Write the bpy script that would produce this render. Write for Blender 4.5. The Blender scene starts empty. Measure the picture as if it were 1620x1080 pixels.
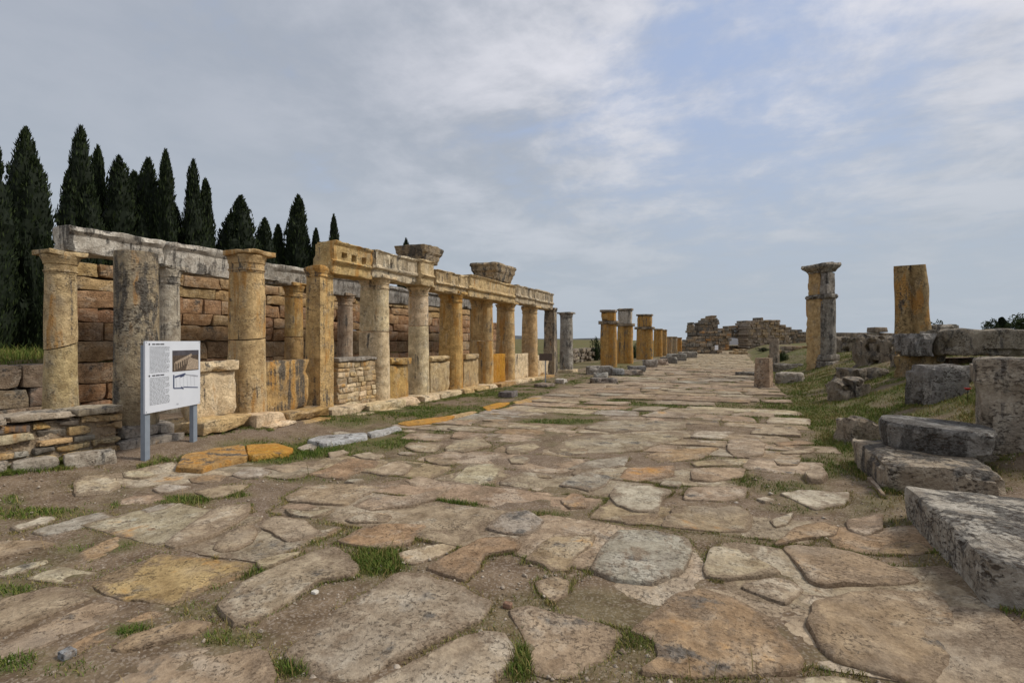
import bpy, math, random
import numpy as np
from mathutils import Vector

random.seed(7)
rng = np.random.default_rng(11)
SC = bpy.context.scene
COL = SC.collection
rad = math.radians

# ------------------------------------------------------------------ camera
F = 800.0                      # focal length in pixels of the 1620 px wide photograph
YAW = math.atan2(350.0, F)     # the street axis (+Y) lies right of the picture centre
EYE = 1.65
cam_d = bpy.data.cameras.new('camera')
cam_d.sensor_width = 36.0
cam_d.lens = F / 1620.0 * 36.0
cam_d.clip_start = 0.05
cam_d.clip_end = 9000.0
cam = bpy.data.objects.new('camera', cam_d)
COL.objects.link(cam)
cam.location = (0, 0, EYE)
cam.rotation_euler = (rad(90), 0, YAW)
SC.camera = cam

# ------------------------------------------------------------------ world
SUN_EL, SUN_AZ = rad(48), rad(62)        # azimuth clockwise from +Y
SKY_STRENGTH = 0.1
world = bpy.data.worlds.new('World')
SC.world = world
world.use_nodes = True


class NT:
    """small helper to write node trees as expressions"""
    def __init__(self, tree):
        self.t = tree
        tree.nodes.clear()

    def node(self, kind, **kw):
        n = self.t.nodes.new(kind)
        for k, v in kw.items():
            setattr(n, k, v)
        return n

    def put(self, sock, v):
        if v is None:
            return
        if isinstance(v, bpy.types.NodeSocket):
            self.t.links.new(v, sock)
        else:
            if sock.type == 'RGBA' and len(v) == 3:
                v = (*v, 1)
            sock.default_value = v

    def math(self, op, a, b=None, c=None, clamp=False):
        n = self.node('ShaderNodeMath', operation=op, use_clamp=clamp)
        for i, v in enumerate((a, b, c)):
            self.put(n.inputs[i], v)
        return n.outputs[0]

    def vmath(self, op, a, b=None, out=0):
        n = self.node('ShaderNodeVectorMath', operation=op)
        self.put(n.inputs[0], a)
        if b is not None:
            self.put(n.inputs[1], b)
        return n.outputs[out]

    def mix(self, fac, a, b, blend='MIX'):
        n = self.node('ShaderNodeMix', data_type='RGBA', blend_type=blend)
        n.clamp_factor = True
        self.put(n.inputs[0], fac)
        self.put(n.inputs[6], a)
        self.put(n.inputs[7], b)
        return n.outputs[2]

    def noise(self, vec, scale, detail=4.0, rough=0.55, dist=0.0):
        n = self.node('ShaderNodeTexNoise')
        self.put(n.inputs['Vector'], vec)
        n.inputs['Scale'].default_value = scale
        n.inputs['Detail'].default_value = detail
        n.inputs['Roughness'].default_value = rough
        n.inputs['Distortion'].default_value = dist
        return n.outputs[0]

    def step(self, v, lo, hi):
        n = self.node('ShaderNodeMapRange', interpolation_type='SMOOTHSTEP')
        self.put(n.inputs[0], v)
        self.put(n.inputs[1], lo)
        self.put(n.inputs[2], hi)
        return n.outputs[0]

    def xyz(self, v):
        n = self.node('ShaderNodeSeparateXYZ')
        self.put(n.inputs[0], v)
        return n.outputs

    def vec(self, x, y, z):
        n = self.node('ShaderNodeCombineXYZ')
        for i, v in enumerate((x, y, z)):
            self.put(n.inputs[i], v)
        return n.outputs[0]


def cam_dir(px, py):
    """world direction of a photograph pixel"""
    a, b = (px - 810) / F, (540 - py) / F
    x = a * math.cos(YAW) - math.sin(YAW)
    y = a * math.sin(YAW) + math.cos(YAW)
    return Vector((x, y, b)).normalized()


def build_world():
    w = NT(world.node_tree)
    out = w.node('ShaderNodeOutputWorld')
    bg = w.node('ShaderNodeBackground')
    bg.inputs[1].default_value = SKY_STRENGTH
    sky = w.node('ShaderNodeTexSky', sky_type='NISHITA')
    sky.sun_disc = False
    sky.sun_elevation = SUN_EL
    sky.sun_rotation = SUN_AZ
    sky.altitude = 350
    sky.dust_density = 2.0
    d = w.node('ShaderNodeTexCoord').outputs['Generated']
    d = w.vmath('NORMALIZE', d)
    x, y, z = w.xyz(d)[:3]
    zz = w.math('ADD', w.math('MAXIMUM', z, 0.0), 0.16)
    p = w.vec(w.math('DIVIDE', x, zz), w.math('DIVIDE', y, zz), 0.37)
    big = w.noise(p, 0.62, 5, 0.5, 0.4)
    mid = w.noise(w.vmath('ADD', p, (3.1, 7.7, 0.0)), 1.9, 9, 0.60, 0.2)
    fine = w.noise(w.vmath('ADD', p, (9.3, 1.2, 0.4)), 6.0, 6, 0.6, 0.3)
    wv = w.vmath('MULTIPLY', p, (0.7, 2.0, 1.0))
    rip = w.noise(wv, 4.2, 7, 0.62, 0.25)

    def lobe(px, py, lo, hi):
        dt = w.vmath('DOT_PRODUCT', d, tuple(cam_dir(px, py)), 1)
        return w.step(dt, math.cos(rad(lo)), math.cos(rad(hi)))
    blue_side = lobe(1480, 60, 46, 6)
    blue_band = lobe(1150, 190, 20, 2)
    gap = w.math('ADD', w.math('MULTIPLY', blue_side, 0.125), w.math('MULTIPLY', blue_band, 0.08))
    cov = w.math('ADD', w.math('ADD', w.math('MULTIPLY', big, 0.30), w.math('MULTIPLY', mid, 0.56)),
                 w.math('ADD', w.math('MULTIPLY', rip, 0.16), w.math('MULTIPLY', fine, 0.20)))
    cov = w.math('SUBTRACT', w.math('ADD', cov, -0.20), gap)
    cover = w.step(cov, 0.14, 0.36)
    K = 1.0 / SKY_STRENGTH
    lit = tuple(c * K for c in (0.53, 0.535, 0.58))
    dull = tuple(c * K for c in (0.275, 0.305, 0.36))
    haze = tuple(c * K for c in (0.32, 0.36, 0.405))
    bright = w.step(w.math('ADD', w.math('MULTIPLY', mid, 0.75), w.math('MULTIPLY', big, 0.35)), 0.42, 0.68)
    # the cloud deck is thicker towards the left of the view
    thick = w.vmath('DOT_PRODUCT', d, tuple(cam_dir(-300, 250)), 1)
    thick = w.step(thick, math.cos(rad(58)), math.cos(rad(12)))
    bright = w.math('MULTIPLY', bright, w.math('SUBTRACT', 1.0, w.math('MULTIPLY', thick, 0.85)))
    cloud = w.mix(bright, dull, lit)
    clear = w.mix(0.80, sky.outputs[0], tuple(c * K for c in (0.30, 0.365, 0.51)))
    col = w.mix(cover, clear, cloud)
    hz = w.step(z, 0.50, 0.03)
    col = w.mix(w.math('MULTIPLY', hz, 0.92), col, haze)
    w.put(bg.inputs[0], col)
    w.t.links.new(bg.outputs[0], out.inputs[0])


build_world()

sun_d = bpy.data.lights.new('sun', 'SUN')
sun_d.energy = 2.2
sun_d.angle = rad(13)
sun_d.color = (1.0, 0.94, 0.85)
sun = bpy.data.objects.new('sun', sun_d)
COL.objects.link(sun)
sv = Vector((math.sin(SUN_AZ) * math.cos(SUN_EL), math.cos(SUN_AZ) * math.cos(SUN_EL), math.sin(SUN_EL)))
sun.rotation_euler = sv.to_track_quat('Z', 'Y').to_euler()
sun.location = (30, 20, 60)

SC.view_settings.view_transform = 'Standard'
SC.view_settings.look = 'None'
SC.view_settings.gamma = 1.0
SC.view_settings.exposure = 0.47
SC.view_settings.use_curve_mapping = False

# ------------------------------------------------------------------ measuring helpers


def on_plane(px, py, z=0.0):
    d = cam_dir(px, py)
    t = (z - EYE) / d.z
    return (d.x * t, d.y * t)


def at_x(px, X):
    """Y and camera depth of the point where the pixel column px meets the vertical plane x = X"""
    d = cam_dir(px, 540)
    t = X / d.x
    Y = d.y * t
    depth = -X * math.sin(YAW) + Y * math.cos(YAW)
    return Y, depth


def z_of(py, depth):
    return EYE + (540 - py) * depth / F


def ss(t):
    t = np.clip(t, 0, 1)
    return t * t * (3 - 2 * t)


def _hash(ix, iy, iz, seed):
    h = (ix * 374761393 + iy * 668265263 + iz * 2147483647 + seed * 1274126177) & 0xFFFFFFFF
    h = ((h ^ (h >> 13)) * 1274126177) & 0xFFFFFFFF
    h = (h ^ (h >> 16)) & 0xFFFFFFFF
    return h.astype(np.float64) / 2147483647.5 - 1.0


def vnoise(P, seed=0):
    P = np.asarray(P, float)
    I = np.floor(P).astype(np.int64)
    f = P - I
    f = f * f * (3 - 2 * f)
    r = 0
    for dx in (0, 1):
        wx = f[:, 0] if dx else 1 - f[:, 0]
        for dy in (0, 1):
            wy = f[:, 1] if dy else 1 - f[:, 1]
            for dz in (0, 1):
                wz = f[:, 2] if dz else 1 - f[:, 2]
                r = r + wx * wy * wz * _hash(I[:, 0] + dx, I[:, 1] + dy, I[:, 2] + dz, seed)
    return r


def fbm(P, seed=0, oct=3):
    r, a = 0, 0.6
    P = np.asarray(P, float)
    for k in range(oct):
        r = r + a * vnoise(P, seed + k * 17)
        P = P * 2.03 + 5.1
        a *= 0.5
    return r


def terrain(x, y):
    x = np.asarray(x, float)
    y = np.asarray(y, float)
    z = 0.14 * ss((-x - 6.3) / 1.5) * (1 - ss((y - 6.5) / 4))
    z = z + 1.05 * ss((-x - 13.3) / 1.0) * (1 - 0.92 * ss((y - 23) / 5))
    z = z + 2.3 * ss((-x - 16) / 45)
    z = z + 1.1 * ss((x - 1.4) / 4.5) * ss((y - 4.5) / 4.5)
    z = z + 0.075 * ss((x - 1.0) / 0.5) * ss((8.0 - y) / 2.0)
    z = z + 0.9 * ss((x - 8) / 14) * ss((y - 14) / 10)
    return z


def tz(x, y):
    return float(terrain(np.array([x]), np.array([y]))[0])

# ------------------------------------------------------------------ materials


def new_mat(name):
    m = bpy.data.materials.new(name)
    m.use_nodes = True
    return m, NT(m.node_tree)


def finish(n, col, rough=0.9, bump_h=None, bump_d=0.02, bump_s=0.7, spec=0.25, metal=0.0):
    out = n.node('ShaderNodeOutputMaterial')
    b = n.node('ShaderNodeBsdfPrincipled')
    n.put(b.inputs['Base Color'], col)
    n.put(b.inputs['Roughness'], rough)
    b.inputs['Specular IOR Level'].default_value = spec
    b.inputs['Metallic'].default_value = metal
    if bump_h is not None:
        bp = n.node('ShaderNodeBump')
        bp.inputs['Strength'].default_value = bump_s
        bp.inputs['Distance'].default_value = bump_d
        n.put(bp.inputs['Height'], bump_h)
        n.t.links.new(bp.outputs[0], b.inputs['Normal'])
    n.t.links.new(b.outputs[0], out.inputs[0])


def stone_material(name, streak=(3.4, 3.4, 0.36), pit_scale=30.0, bump=0.03, pits=0.6, bedding=0.0, dust=0.0, pit_lo=0.55, ledge=0.11, cracks=0.5):
    """weathered travertine; object colour = stone tint, its alpha = black lichen, object index = ochre stain"""
    m, n = new_mat(name)
    pos = n.node('ShaderNodeNewGeometry').outputs['Position']
    oi = n.node('ShaderNodeObjectInfo')
    col, alpha, idx, rnd = oi.outputs['Color'], oi.outputs['Alpha'], oi.outputs['Object Index'], oi.outputs['Random']
    off = n.math('MULTIPLY', rnd, 37.0)
    p = n.vmath('ADD', pos, n.vec(off, n.math('MULTIPLY', rnd, 11.0), n.math('MULTIPLY', rnd, 5.0)))

    def nz(v, sc, det=5, ro=0.6, di=0.0, lo=0.3, hi=0.7):
        q = n.node('ShaderNodeMapRange')
        n.put(q.inputs[0], n.noise(v, sc, det, ro, di))
        q.inputs[1].default_value = lo
        q.inputs[2].default_value = hi
        return q.outputs[0]
    n1 = nz(p, 1.3)
    n2 = nz(p, 5.5, 8, 0.7)
    n3 = nz(p, 38.0, 5, 0.65)
    n4 = nz(n.vmath('ADD', p, (3.3, 8.1, 2.2)), 2.6, 7, 0.68, 0.4)
    st = nz(n.vmath('MULTIPLY', p, streak), 1.5, 7, 0.64, 0.3)
    dr = nz(n.vmath('ADD', n.vmath('MULTIPLY', p, (streak[0] * 1.6, streak[1] * 1.6, streak[2] * 1.2)), (4.0, 1.0, 9.0)), 1.3, 7, 0.66, 0.2)
    base = n.mix(n2, n.mix(1.0, col, (0.50, 0.44, 0.38), 'MULTIPLY'), n.mix(1.0, col, (1.42, 1.41, 1.37), 'MULTIPLY'))
    base = n.mix(n.math('MULTIPLY', n.step(n1, 0.5, 1.0), 0.35), base, (0.30, 0.265, 0.22))
    pale = n.step(n.math('ADD', n.math('MULTIPLY', n4, 0.5), n.math('MULTIPLY', st, 0.5)), 0.50, 0.72)
    base = n.mix(n.math('MULTIPLY', pale, 0.50), base, n.mix(0.45, n.mix(1.0, col, (1.45, 1.5, 1.55), 'MULTIPLY'), (0.56, 0.51, 0.42)))
    # ochre lichen in runs
    t = n.math('SUBTRACT', 0.84, n.math('MULTIPLY', idx, 0.0068))
    ov = n.math('ADD', n.math('ADD', n.math('MULTIPLY', st, 0.66), n.math('MULTIPLY', n2, 0.14)), n.math('MULTIPLY', n1, 0.2))
    of = n.step(ov, t, n.math('ADD', t, 0.20))
    ochre = n.mix(n4, (0.33, 0.125, 0.018), (0.56, 0.30, 0.055))
    base = n.mix(n.math('MULTIPLY', of, 0.74), base, ochre)
    # black crust in drips and patches
    t2 = n.math('SUBTRACT', 0.79, n.math('MULTIPLY', alpha, 0.60))
    dv = n.math('ADD', n.math('ADD', n.math('MULTIPLY', dr, 0.52), n.math('MULTIPLY', n4, 0.33)), n.math('MULTIPLY', n2, 0.15))
    up = n.xyz(n.node('ShaderNodeNewGeometry').outputs['Normal'])[2]
    dv = n.math('ADD', dv, n.math('MULTIPLY', n.step(up, 0.35, 0.9), ledge))
    df = n.step(dv, t2, n.math('ADD', t2, 0.15))
    crust = n.mix(n3, (0.045, 0.040, 0.036), (0.15, 0.14, 0.125))
    base = n.mix(n.math('MULTIPLY', df, 0.88), base, crust)
    # grain
    base = n.mix(0.55, base, n.mix(n3, n.mix(1.0, base, (0.62, 0.60, 0.58), 'MULTIPLY'), n.mix(1.0, base, (1.3, 1.3, 1.3), 'MULTIPLY')))
    # pits of the travertine, in patches
    pv = n.noise(n.vmath('MULTIPLY', p, (1.0, 1.0, 1.9)), pit_scale, 4, 0.65, 0.4)
    pm = n.math('MULTIPLY', n.step(pv, pit_lo, pit_lo + 0.09), n.step(n4, 0.25, 0.65))
    base = n.mix(n.math('MULTIPLY', pm, pits), base, (0.07, 0.05, 0.035))
    # hairline fractures
    cv = n.node('ShaderNodeTexVoronoi', feature='DISTANCE_TO_EDGE')
    wob = n.node('ShaderNodeTexNoise')
    n.put(wob.inputs['Vector'], p)
    wob.inputs['Scale'].default_value = 3.5
    wob.inputs['Detail'].default_value = 5
    n.put(cv.inputs['Vector'], n.vmath('ADD', n.vmath('MULTIPLY', p, (1, 1, 1.5)), n.vmath('MULTIPLY', wob.outputs['Color'], (0.55, 0.55, 0.55))))
    cv.inputs['Scale'].default_value = 1.25
    ck = n.math('MULTIPLY', n.step(cv.outputs['Distance'], 0.015, 0.003), n.step(n4, 0.55, 0.75))
    base = n.mix(n.math('MULTIPLY', ck, cracks), base, (0.055, 0.038, 0.026))
    h = n.math('ADD', n.math('MULTIPLY', n2, 0.55), n.math('MULTIPLY', n3, 0.16))
    h = n.math('SUBTRACT', h, n.math('MULTIPLY', ck, 0.9 * cracks))
    h = n.math('SUBTRACT', h, n.math('MULTIPLY', pm, 0.45))
    h = n.math('ADD', h, n.math('MULTIPLY', n4, 0.5))
    if bedding:
        bd = nz(n.vmath('MULTIPLY', p, (1.0, 1.0, 11.0)), 1.6, 6, 0.62, 0.4)
        h = n.math('ADD', h, n.math('MULTIPLY', bd, bedding))
        base = n.mix(n.math('MULTIPLY', n.step(bd, 0.76, 0.98), 0.4), base, (0.08, 0.05, 0.032))
    if dust:
        dn = n.math('ADD', n.math('MULTIPLY', nz(pos, 2.1, 7, 0.68), 0.7), n.math('MULTIPLY', nz(pos, 17.0, 4, 0.6), 0.3))
        vo = n.node('ShaderNodeTexVoronoi')
        n.put(vo.inputs['Vector'], pos)
        vo.inputs['Scale'].default_value = 75.0
        gr = n.xyz(vo.outputs['Color'])[0]
        dc = n.mix(gr, (0.105, 0.071, 0.044), (0.245, 0.182, 0.124))
        eg = n.node('ShaderNodeAttribute', attribute_name='edge').outputs['Fac']
        dn = n.math('ADD', dn, n.math('MULTIPLY', eg, 0.34))
        base = n.mix(n.math('MULTIPLY', n.step(dn, 0.54, 0.76), dust), base, dc)
    finish(n, base, 0.93, h, bump, 0.9, 0.15)
    return m


M = {}
M['stone'] = stone_material('weathered_travertine')
M['wallstone'] = stone_material('bedded_travertine', streak=(1.0, 1.0, 1.8), bedding=0.22, bump=0.045, pit_scale=24.0)
M['paving'] = stone_material('paving_travertine', streak=(1.0, 1.0, 1.0), pit_scale=36.0, bump=0.02, pits=0.5, dust=0.75, ledge=0.0, cracks=0.3)
M['rough'] = stone_material('pitted_travertine', streak=(2.2, 2.2, 0.7), pit_scale=20.0, bump=0.055, pits=0.8, pit_lo=0.52)


def earth_material():
    m, n = new_mat('street_earth')
    pos = n.node('ShaderNodeNewGeometry').outputs['Position']
    at = n.node('ShaderNodeAttribute', attribute_name='green').outputs['Fac']
    n1 = n.noise(pos, 0.55, 5, 0.6)
    n2 = n.noise(pos, 4.5, 7, 0.66)
    n3 = n.noise(pos, 60.0, 4, 0.7)
    vo = n.node('ShaderNodeTexVoronoi')
    n.put(vo.inputs['Vector'], pos)
    vo.inputs['Scale'].default_value = 75.0
    grain = n.xyz(vo.outputs['Color'])[0]
    c = n.mix(n.step(n2, 0.34, 0.66), (0.112, 0.076, 0.046), (0.215, 0.158, 0.104))
    c = n.mix(n.math('MULTIPLY', n.step(n1, 0.45, 0.65), 0.6), c, (0.185, 0.136, 0.100))
    c = n.mix(n.math('MULTIPLY', n.step(grain, 0.62, 0.95), 0.45), c, (0.34, 0.285, 0.23))
    c = n.mix(n.math('MULTIPLY', n.step(grain, 0.30, 0.06), 0.40), c, (0.085, 0.06, 0.045))
    gm = n.math('MULTIPLY', at, n.step(n.math('ADD', n.math('MULTIPLY', n2, 0.6), n.math('MULTIPLY', n3, 0.4)), 0.34, 0.52))
    gcol = n.mix(n.step(n1, 0.42, 0.60), (0.070, 0.088, 0.018), (0.118, 0.098, 0.032))
    c = n.mix(n.math('MULTIPLY', gm, 0.85), c, gcol)
    h = n.math('ADD', n.math('MULTIPLY', n2, 1.0), n.math('MULTIPLY', n3, 0.22))
    h = n.math('ADD', h, n.math('MULTIPLY', grain, 0.16))
    finish(n, c, 0.97, h, 0.03, 0.8, 0.1)
    return m


M['earth'] = earth_material()


def ramp_material(name, attr, stops, rough=0.8, trans=0.0, spec=0.2):
    m, n = new_mat(name)
    at = n.node('ShaderNodeAttribute', attribute_name=attr).outputs['Fac']
    r = n.node('ShaderNodeValToRGB')
    n.put(r.inputs[0], at)
    e = r.color_ramp.elements
    while len(e) < len(stops):
        e.new(0.5)
    for el, (p, c) in zip(e, stops):
        el.position = p
        el.color = (*c, 1)
    finish(n, r.outputs[0], rough, spec=spec)
    return m


M['grass'] = ramp_material('grass_blades', 'tone', [(0, (0.060, 0.110, 0.014)), (0.35, (0.105, 0.145, 0.024)),
                                                   (0.6, (0.17, 0.165, 0.042)), (1, (0.32, 0.225, 0.095))])
M['needles'] = ramp_material('cypress_foliage', 'tone', [(0, (0.008, 0.013, 0.005)), (0.6, (0.016, 0.027, 0.008)),
                                                        (1, (0.040, 0.056, 0.016))])
M['leaves'] = ramp_material('shrub_foliage', 'tone', [(0, (0.015, 0.028, 0.009)), (1, (0.05, 0.07, 0.02))])


def plain(name, col, rough=0.6, metal=0.0, var=0.12, scale=14.0, spec=0.3):
    m, n = new_mat(name)
    pos = n.node('ShaderNodeNewGeometry').outputs['Position']
    v = n.noise(pos, scale, 5, 0.6)
    c = n.mix(n.step(v, 0.3, 0.7), tuple(k * (1 - var) for k in col), tuple(k * (1 + var) for k in col))
    finish(n, c, rough, v, 0.002, 0.3, spec, metal)
    return m


M['bark'] = plain('bark', (0.07, 0.05, 0.035), 0.95, var=0.4)
M['panel'] = plain('sign_panel_white', (0.62, 0.65, 0.70), 0.45, var=0.03, scale=3)
M['steel'] = plain('sign_steel', (0.25, 0.29, 0.34), 0.5, 0.2, var=0.06)
M['ink'] = plain('sign_ink', (0.16, 0.17, 0.19), 0.6)
M['ink_dark'] = plain('sign_ink_dark', (0.04, 0.04, 0.05), 0.6)
M['print_brown'] = plain('print_brown', (0.085, 0.062, 0.045), 0.5, var=0.45, scale=40)
M['print_tan'] = plain('print_tan', (0.33, 0.26, 0.19), 0.5, var=0.3, scale=50)
M['print_sky'] = plain('print_dusk', (0.07, 0.065, 0.075), 0.5, var=0.2)
M['print_blue'] = plain('print_blue', (0.06, 0.075, 0.14), 0.5)
M['print_grey'] = plain('print_grey', (0.40, 0.42, 0.46), 0.5)
M['board'] = plain('brown_board', (0.10, 0.07, 0.055), 0.7)
M['white'] = plain('white_sheet', (0.80, 0.80, 0.82), 0.6, var=0.03)
M['poppy'] = plain('poppy_red', (0.35, 0.02, 0.015), 0.7)
M['hill'] = plain('far_hill', (0.105, 0.11, 0.115), 1.0, var=0.25, scale=0.02, spec=0.0)

# ------------------------------------------------------------------ object helpers


def raw(name, V, Fc, mat, smooth=True):
    me = bpy.data.meshes.new(name)
    me.from_pydata(np.asarray(V, float).tolist(), [], Fc if isinstance(Fc, list) else Fc.tolist())
    if smooth:
        me.polygons.foreach_set('use_smooth', np.ones(len(me.polygons), dtype=bool))
    me.materials.append(mat)
    me.update()
    if smooth and len(me.polygons) < 20000:
        me.set_sharp_from_angle(angle=rad(34))
    o = bpy.data.objects.new(name, me)
    COL.objects.link(o)
    return o


def tag(o, label, cat, group=None, kind=None):
    o['label'] = label
    o['category'] = cat
    if group:
        o['group'] = group
    if kind:
        o['kind'] = kind
    return o


def thing(name, label, cat, loc, group=None):
    o = bpy.data.objects.new(name, None)
    o.empty_display_size = 0.2
    COL.objects.link(o)
    o.location = loc
    return tag(o, label, cat, group)


def part(name, VF, mat, parent, col=None, dark=0.2, ochre=20, smooth=True):
    """world-space mesh as a child of an Empty (or of a part that sits at its parent's origin)"""
    V, Fc = VF
    base = np.zeros(3)
    q = parent
    while q is not None:
        base += np.array(q.location)
        q = q.parent
    o = raw(name, np.asarray(V) - base, Fc, mat, smooth)
    o.parent = parent
    if col is not None:
        tint(o, col, dark, ochre)
    return o


def solo(name, VF, mat, label, cat, col=None, dark=0.2, ochre=20, group=None, smooth=True):
    V, Fc = VF
    V = np.asarray(V, float)
    c = np.array([(V[:, 0].min() + V[:, 0].max()) / 2, (V[:, 1].min() + V[:, 1].max()) / 2, V[:, 2].min()])
    o = raw(name, V - c, Fc, mat, smooth)
    o.location = c
    if col is not None:
        tint(o, col, dark, ochre)
    return tag(o, label, cat, group)


def tint(o, col, dark, ochre):
    o.color = (*col, dark)
    o.pass_index = int(max(0, min(100, ochre)))


_bg = {}


def box_grid(nx, ny, nz):
    k = (nx, ny, nz)
    if k in _bg:
        return _bg[k]
    ids, pts, fs = {}, [], []

    def vid(a):
        if a not in ids:
            ids[a] = len(pts)
            pts.append(a)
        return ids[a]
    for i in range(nx):
        for j in range(ny):
            fs.append([vid((i, j, 0)), vid((i, j + 1, 0)), vid((i + 1, j + 1, 0)), vid((i + 1, j, 0))])
            fs.append([vid((i, j, nz)), vid((i + 1, j, nz)), vid((i + 1, j + 1, nz)), vid((i, j + 1, nz))])
    for i in range(nx):
        for l in range(nz):
            fs.append([vid((i, 0, l)), vid((i + 1, 0, l)), vid((i + 1, 0, l + 1)), vid((i, 0, l + 1))])
            fs.append([vid((i, ny, l)), vid((i, ny, l + 1)), vid((i + 1, ny, l + 1)), vid((i + 1, ny, l))])
    for j in range(ny):
        for l in range(nz):
            fs.append([vid((0, j, l)), vid((0, j, l + 1)), vid((0, j + 1, l + 1)), vid((0, j + 1, l))])
            fs.append([vid((nx, j, l)), vid((nx, j + 1, l)), vid((nx, j + 1, l + 1)), vid((nx, j, l + 1))])
    _bg[k] = (np.array(pts, int), fs)
    return _bg[k]


def axis_pos(n, h, r):
    if n < 3:
        return np.linspace(-h, h, n + 1)
    return np.concatenate([[-h], np.linspace(-(h - r), h - r, n - 1), [h]])


SEED = [100]


def rock(c, dims, seg=0.2, r=0.016, rough=0.014, chip=0.04, rotz=0.0, tilt=(0, 0), seed=None, deform=None, cap=14, freq=2.2):
    """a weathered block: box with worn edges, uneven faces; c is the centre of its bottom face"""
    if seed is None:
        SEED[0] += 1
        seed = SEED[0]
    d = np.array(dims, float)
    h = d / 2
    r = min(r * 0.6, h.min() * 0.45)
    N = [int(np.clip(round(a / seg), 1, cap)) + 2 for a in d]
    I, fs = box_grid(*N)
    P = np.stack([axis_pos(N[k], h[k], r)[I[:, k]] for k in range(3)], 1)
    q = np.clip(P, -(h - r), h - r)
    e = P - q
    L = np.linalg.norm(e, axis=1)
    k = L > 1e-9
    P[k] = q[k] + e[k] / L[k, None] * r
    near = (np.abs(P) > h - 2.2 * r - 0.01).sum(1)
    S = P * freq + seed * 3.17
    disp = np.stack([fbm(S + 11.3 * a, seed, 3) for a in range(3)], 1) * rough
    ch = np.clip(fbm(S * 1.9 + 40, seed + 5, 2) + 0.05, 0, 1) * chip * np.where(near >= 2, 1.6, 0.0)
    P = P + disp - ch[:, None] * np.sign(P) * (np.abs(P) > h - 2.2 * r - 0.01)
    if deform:
        P = deform(P, h)
    tx, ty = tilt
    if tx:
        ca, sa = math.cos(tx), math.sin(tx)
        P = np.stack([P[:, 0], P[:, 1] * ca - P[:, 2] * sa, P[:, 1] * sa + P[:, 2] * ca], 1)
    if ty:
        ca, sa = math.cos(ty), math.sin(ty)
        P = np.stack([P[:, 0] * ca + P[:, 2] * sa, P[:, 1], -P[:, 0] * sa + P[:, 2] * ca], 1)
    if rotz:
        ca, sa = math.cos(rotz), math.sin(rotz)
        P = np.stack([P[:, 0] * ca - P[:, 1] * sa, P[:, 0] * sa + P[:, 1] * ca, P[:, 2]], 1)
    return P + np.array([c[0], c[1], c[2] + h[2]]), fs


def join(*vfs):
    Vs, Fs, n = [], [], 0
    for V, Fc in vfs:
        Vs.append(np.asarray(V))
        Fs += [[i + n for i in f] for f in Fc]
        n += len(V)
    return np.concatenate(Vs), Fs


def loft(rings, close=True):
    R = np.asarray(rings, float)
    K, N = R.shape[:2]
    V = R.reshape(-1, 3)
    fs = []
    for k in range(K - 1):
        for i in range(N):
            j = (i + 1) % N
            fs.append([k * N + i, k * N + j, (k + 1) * N + j, (k + 1) * N + i])
    if close:
        V = np.concatenate([V, [R[0].mean(0), R[-1].mean(0)]])
        a, b = K * N, K * N + 1
        for i in range(N):
            j = (i + 1) % N
            fs.append([a, j, i])
            fs.append([b, (K - 1) * N + i, (K - 1) * N + j])
    return V, fs


def outline(kind, R, L=0.7, w=None, n=30):
    """plan of a support, +x towards the street: round shaft, half column on a pier, square pier, double half column"""
    if w is None:
        w = R * 0.86
    P = []
    if kind == 'round':
        for a in np.linspace(0, 2 * math.pi, n, endpoint=False):
            P.append((R * math.cos(a), R * math.sin(a)))
    elif kind == 'half':
        for a in np.linspace(-math.pi / 2, math.pi / 2, 16):
            P.append((R * math.cos(a), R * math.sin(a)))
        P += [(-0.02, w), (-L * 0.33, w), (-L * 0.66, w), (-L, w), (-L, w * 0.33), (-L, -w * 0.33), (-L, -w), (-L * 0.66, -w), (-L * 0.33, -w), (-0.02, -w)]
    elif kind == 'square':
        h = L / 2
        for t in np.linspace(-1, 1, 6)[:-1]:
            P.append((h, w * t))
        for t in np.linspace(1, -1, 6)[:-1]:
            P.append((h * t, w))
        for t in np.linspace(1, -1, 6)[:-1]:
            P.append((-h, w * t))
        for t in np.linspace(-1, 1, 6)[:-1]:
            P.append((h * t, -w))
    elif kind == 'double':
        c = L * 0.30
        for a in np.linspace(-math.pi * 0.60, math.pi * 0.60, 13):
            P.append((R * math.cos(a) + c, R * math.sin(a)))
        P.append((0, R * 0.5))
        for a in np.linspace(math.pi * 0.40, math.pi * 1.60, 13):
            P.append((R * math.cos(a) - c, R * math.sin(a)))
        P.append((0, -R * 0.5))
    return np.array(P)


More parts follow.
